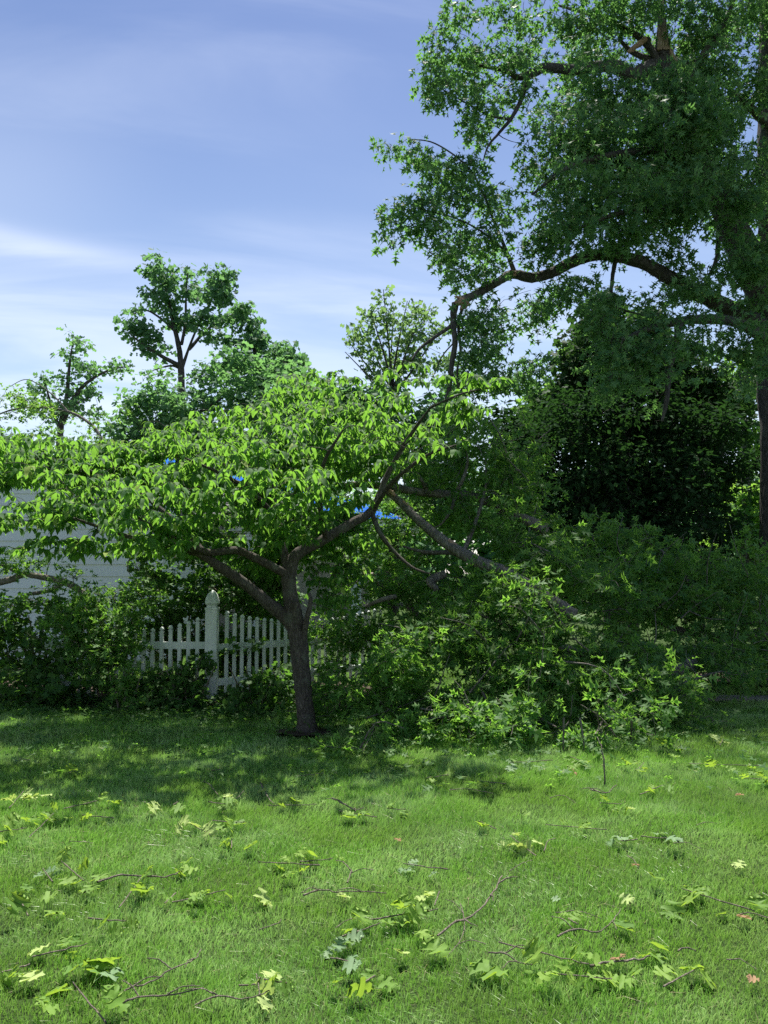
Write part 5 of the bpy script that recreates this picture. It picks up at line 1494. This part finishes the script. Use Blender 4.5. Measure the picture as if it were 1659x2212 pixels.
LL, PL, SL, DL = 'lawn_leaf', 'pale_leaf', 'silver_leaf', 'dead_leaf'
SPRIGS = [
    (38, 1745, 6, .12, 'large pale bunch of oak leaves at the left edge, just below the shade line', PL, .20),
    (95, 1803, 8, .11, 'wide yellow green bunch of oak leaves near the left edge, below the pale bunch', LL, .24),
    (15, 1822, 3, .11, 'three oak leaves cut by the left edge, beside the wide bunch', LL, .12),
    (150, 1683, 3, .10, 'small oak sprig in the shade, upper left of the lawn', LL, .10),
    (55, 1652, 3, .11, 'shaded oak sprig nearest the left edge, highest on the lawn', SL, .10),
    (185, 1755, 5, .10, 'oak sprig standing upright in the grass right of the pale bunch', LL, .12),
    (205, 1785, 3, .09, 'small oak sprig just below the upright one, left side', LL, .09),
    (464, 1677, 3, .10, 'oak sprig catching a spot of sun inside the dogwood shadow', PL, .08),
    (518, 1735, 4, .11, 'oak sprig with one very pale leaf, below the dogwood trunk to its left', PL, .13),
    (472, 1757, 4, .10, 'yellowish oak sprig touching the thin slanting twig, left of centre', LL, .10),
    (562, 1698, 4, .10, 'oak sprig at the edge of the dogwood shadow with a thin stem trailing down right', LL, .11),
    (675, 1688, 3, .10, 'oak sprig in shade straight below the dogwood trunk', LL, .10),
    (640, 1752, 5, .10, 'flat oak sprig left of the split brown stick, centre of the lawn', LL, .16),
    (765, 1768, 4, .11, 'oak leaves under the right end of the split brown stick', LL, .12),
    (377, 1758, 2, .11, 'two leaf oak sprig with a dry grass stalk, left of centre', LL, .08),
    (425, 1808, 4, .12, 'very pale bunch of upturned oak leaves, left of centre', PL, .15),
    (500, 1797, 3, .11, 'green oak sprig touching the right side of the very pale bunch', LL, .12),
    (500, 1845, 4, .11, 'oak sprig with hanging yellow green lobes below the very pale bunch', LL, .13),
    (612, 1885, 6, .10, 'bushy oak sprig sunk in the grass, centre left of the lawn', LL, .15),
    (690, 1878, 3, .11, 'oak sprig with one leaf standing up, right of the bushy sprig', LL, .08),
    (160, 1915, 8, .11, 'largest heap of oak leaves on the lawn, lower left', LL, .22),
    (100, 1918, 3, .11, 'silvery oak leaves at the left end of the largest heap', SL, .09),
    (405, 1893, 3, .10, 'oak leaves at the right tip of the long thin bough, left half', LL, .09),
    (285, 1950, 7, .10, 'spread of oak leaves below the long thin bough', LL, .18),
    (365, 1968, 3, .10, 'long oak leaf with two others at the right end of the spread below the bough', LL, .10),
    (440, 1955, 4, .09, 'small dull oak sprig in the middle of the left half', LL, .12),
    (55, 1995, 3, .11, 'oak sprig by the left edge, below the largest heap', LL, .12),
    (238, 2018, 4, .09, 'small oak sprig in dry grass below the spread of leaves', LL, .10),
    (140, 2078, 3, .08, 'half buried dark oak sprig in the lower left', LL, .10),
    (28, 2118, 3, .09, 'yellow oak sprig at the left edge near the bottom', LL, .07),
    (185, 2185, 6, .13, 'big bright oak sprig at the bottom left corner', LL, .17),
    (600, 2152, 3, .11, 'pale curled oak leaves at the bottom, left of centre', PL, .08),
    (558, 2160, 3, .08, 'dark oak leaves touching the pale curled ones at the bottom', LL, .06),
    (775, 2155, 4, .12, 'yellow green oak sprig at the bottom centre', LL, .10),
    (788, 2028, 4, .11, 'oak sprig with folded yellow leaves right of centre, lower lawn', LL, .09),
    (735, 2062, 4, .09, 'bluish white cluster of upturned leaves near the bottom centre', SL, .08),
    (742, 2098, 3, .09, 'silvery leaf sprig directly below the bluish white cluster', SL, .06),
    (940, 1688, 4, .11, 'oak sprig on the lit lawn straight below the centre heap', LL, .13),
    (1140, 1660, 7, .11, 'large dull oak sprig at the edge of the pile shadow', SL, .20),
    (1250, 1652, 6, .12, 'bright oak sprig left of the upright dead stick', LL, .17),
    (1385, 1668, 4, .11, 'oak sprig right of the upright dead stick', LL, .13),
    (1430, 1612, 5, .11, 'oak sprig at the foot of the right hand tangle', LL, .18),
    (1560, 1612, 5, .13, 'oak sprig with one very white leaf on the shade line at the right', PL, .14),
    (1550, 1668, 8, .12, 'large bright heap of oak leaves by the right edge', LL, .26),
    (1640, 1702, 4, .12, 'oak sprig cut by the right edge, below the large bright heap', LL, .13),
    (1412, 1722, 5, .11, 'oak sprig with a pale centre leaf on the right half, upper lawn', LL, .14),
    (1125, 1838, 7, .12, 'big oak sprig with a pale notched leaf in front, right of centre', PL, .17),
    (1232, 1800, 6, .11, 'long oak sprig with curled leaf tips, right half of the lawn', LL, .17),
    (1355, 1832, 3, .13, 'silvery fan of oak leaves, left one of the facing pair', SL, .08),
    (1418, 1825, 3, .13, 'silvery fan of oak leaves, right one of the facing pair', SL, .08),
    (910, 1885, 5, .10, 'bluish oak sprig with a dry stalk at its right, centre of the lawn', SL, .11),
    (945, 1960, 3, .09, 'small yellow oak sprig above the long dead stick', PL, .07),
    (885, 1998, 6, .12, 'bright oak sprig at the left of the long dead stick', LL, .15),
    (1190, 2095, 7, .12, 'wide oak sprig with many bright leaves near the bottom, right of centre', LL, .20),
    (1262, 2145, 5, .11, 'yellow green oak leaves just below the wide sprig at the bottom', LL, .12),
    (1380, 2085, 5, .11, 'oak sprig with stem holding an orange leaf, lower right', LL, .14),
    (1535, 1965, 7, .12, 'neat oak sprig lying alone in the lower right', LL, .17),
    (1050, 1795, 2, .10, 'two small oak leaves in thin grass, upper right half', LL, .07),
    (860, 1760, 3, .08, 'faint small oak sprig in the middle of the lawn', LL, .08),
    (1325, 1752, 3, .09, 'small oak sprig below the forked twig, right half', LL, .08),
    (1060, 1700, 3, .09, 'small green sprig in the lit grass below the pile, centre right', LL, .09),
    (1240, 2012, 2, .08, 'tiny oak sprig in front of the crooked dark twig', LL, .06),
    (1475, 2140, 3, .09, 'brownish green oak sprig near the bottom right corner', LL, .09),
]
for px, py, n_, sz, lab, mt, wd in SPRIGS:
    tw = {562: [(562, 1700), (568, 1715), (578, 1735), (592, 1752)], 405: [(210, 1935), (260, 1918), (330, 1918), (372, 1912), (400, 1897)], 1380: [(1275, 2120), (1330, 2108), (1380, 2100), (1405, 2092)]}.get(px)
    sprig(px, py, n_, sz, lab, mt, wd, tw)
for px, py, sz, lab, mt in [
    (332, 1768, .13, 'single pale oak leaf pressed flat, left half of the lawn', PL), (572, 1958, .14, 'single pale leaf lying flat left of centre on the lower lawn', PL), (88, 2078, .10, 'single pale leaf near the left edge, lower lawn', PL),
    (228, 2108, .16, 'large single oak leaf standing up in the lower left', LL), (68, 2138, .10, 'single small pale leaf near the bottom left', PL), (160, 2122, .09, 'single small oak leaf between two larger ones, bottom left', LL),
    (237, 2135, .10, 'single silvery leaf under the large standing leaf, bottom left', SL), (745, 1960, .07, 'tiny single leaf beside the knobbly stick, lower centre', PL), (945, 2082, .13, 'single yellow oak leaf below the long dead stick', LL),
    (1062, 2128, .17, 'long folded oak leaf lying alone at the bottom right of centre', LL), (870, 2085, .07, 'tiny yellow leaf left of the single yellow oak leaf', PL), (1352, 1960, .08, 'pale curled leaf beside a faint twig, lower right', PL),
    (1640, 1985, .10, 'single green leaf on the right edge, lower lawn', LL), (1598, 1888, .08, 'small pale leaf near the right edge, middle lawn', PL), (1243, 2002, .07, 'small green leaf above the crooked dark twig', LL),
    (1365, 1765, .06, 'tiny pale leaf in the upper right half', PL), (1345, 2020, .10, 'single star shaped leaf right of the crooked dark twig', LL), (1200, 1960, .05, 'tiny grey green leaf in the middle of the right half', SL),
    (1338, 2100, .075, 'orange dead oak leaf held upright on a stem, lower right', DL), (1608, 2010, .065, 'orange dead leaf near the right edge, lower lawn', DL), (861, 1825, .05, 'small orange leaf curl in the middle of the lawn', DL),
    (1372, 1891, .05, 'small orange leaf scrap by a twig, right half', DL), (1241, 1683, .06, 'orange leaf scrap near the upright dead stick', DL), (1630, 2145, .05, 'brown leaf scrap in the bottom right corner', DL), (1600, 1736, .06, 'brown leaf scrap near the right edge, upper lawn', DL)]:
    sprig(px, py, 1, sz, lab, mt, single=True)

STICKS = [
    ([(945, 2048), (985, 2022), (1030, 1990), (1060, 1955), (1075, 1925), (1085, 1900)], .007, .005, 'long bare dead stick with a bent tip, lower centre of the lawn'),
    ([(1205, 2050), (1240, 2035), (1290, 2030), (1320, 2015), (1340, 1985)], .006, .003, 'crooked dark twig with a forked tip, lower right half'),
    ([(1055, 2088), (1090, 2095), (1120, 2105), (1150, 2120)], .005, .003, 'thin twig at the left of the wide bright sprig, bottom'),
    ([(240, 2195), (280, 2170), (320, 2152), (370, 2130), (420, 2105), (434, 2075)], .005, .003, 'long dead branch with knots curving up in the bottom left'),
    ([(250, 2200), (300, 2192), (360, 2178), (440, 2172)], .006, .003, 'pale branching stick in the bottom left corner right of the big sprig'),
    ([(420, 2208), (470, 2192), (520, 2188), (560, 2188), (585, 2172)], .004, .003, 'thin knobbly twig along the bottom edge, left of centre'),
    ([(655, 1953), (690, 1946), (730, 1943), (780, 1950), (835, 1953)], .006, .003, 'long knobbly grey stick lying level in the centre'),
    ([(750, 1928), (758, 1910), (758, 1895), (740, 1882)], .005, .003, 'short hooked grey twig above the level stick'),
    ([(718, 1736), (740, 1748), (765, 1756), (785, 1758)], .009, .004, 'split brown stick lying in the oak leaves, centre'),
    ([(440, 1705), (455, 1718), (475, 1740)], .005, .003, 'thin slanting twig left of the dogwood shadow edge'),
    ([(970, 1718), (1010, 1716), (1065, 1720)], .004, .003, 'straight thin twig on the lit lawn below the heap'),
    ([(1188, 1735), (1215, 1733), (1245, 1745)], .004, .002, 'short curved twig in the right half, upper lawn'),
    ([(1275, 1722), (1290, 1728), (1310, 1728), (1332, 1715)], .008, .004, 'short forked piece of wood at the foot of the upright dead stick'),
    ([(1505, 1803), (1525, 1800), (1550, 1798)], .003, .002, 'thin pale twig near the right edge, middle lawn'),
    ([(1455, 1838), (1485, 1840), (1515, 1848)], .004, .002, 'short twig right of the silvery leaf pair'),
    ([(1355, 1868), (1370, 1882), (1380, 1895)], .004, .003, 'short crooked twig above the orange leaf scrap'),
    ([(1200, 1990), (1250, 1990), (1300, 1998)], .003, .002, 'faint pale twig above the crooked dark twig'),
    ([(1465, 2078), (1480, 2074), (1503, 2070)], .005, .004, 'short straight pale stick in the lower right'),
    ([(1570, 2096), (1600, 2100), (1635, 2112)], .004, .002, 'thin twig near the right edge at the bottom'),
    ([(1595, 2003), (1625, 2003), (1675, 2012)], .004, .003, 'thin dark twig crossing the right edge above the orange leaf'),
    ([(995, 1975), (1000, 2000), (1003, 2030), (990, 2070), (970, 2090)], .003, .002, 'pale wispy stalk crossing the long dead stick'),
    ([(560, 2030), (600, 2018), (608, 2000)], .003, .002, 'thin bare stalk in the lower left half'),
    ([(725, 2025), (750, 2012), (775, 2000)], .003, .002, 'thin straight twig above the bluish white cluster'),
    ([(1100, 1893), (1130, 1880), (1150, 1868)], .003, .002, 'thin stalk slanting up, centre of the right half'),
    ([(150, 1845), (180, 1848), (200, 1843)], .003, .002, 'short thin twig above the largest leaf heap'),
    ([(1175, 1855), (1185, 1835), (1200, 1825)], .005, .003, 'short twig at the right end of the big sprig with the pale leaf'),
]
for pts, r0, r1, lab in STICKS:
    P3 = [G(*q) + np.array((0, 0, .05 + .01 * math.sin(i * 2.3))) for i, q in enumerate(pts)]
    rt = empty('fallen_twig', P3[0], lab, 'twig', 'bare twigs lying on the lawn')
    stick(rt, P3, r0 * .62, r1 * .6, 'stem')
    if len(pts) > 3:
        for k_ in range(len(pts) // 2):
            j = 1 + k_ * 2 if 1 + k_ * 2 < len(P3) - 1 else len(P3) - 2
            q = P3[j]
            a = R.random() * 6.28
            e = q + np.array((math.cos(a) * .12, math.sin(a) * .12, .02))
            stick(rt, [q, (q + e) / 2 + np.array((0, 0, .015)), e], r1 * .8, .0015, 'side_twig')
# the dead stick standing upright in front of the tangle
b = G(1306, 1700)
rt = empty('upright_stick', b, 'dead stick standing upright in the grass in front of the right hand tangle', 'twig')
y_ = b[1]
stick(rt, [b, W(1305, 1650, y_), W(1300, 1615, y_ + .05), W(1290, 1592, y_ + .1)], .006, .003, 'stem')
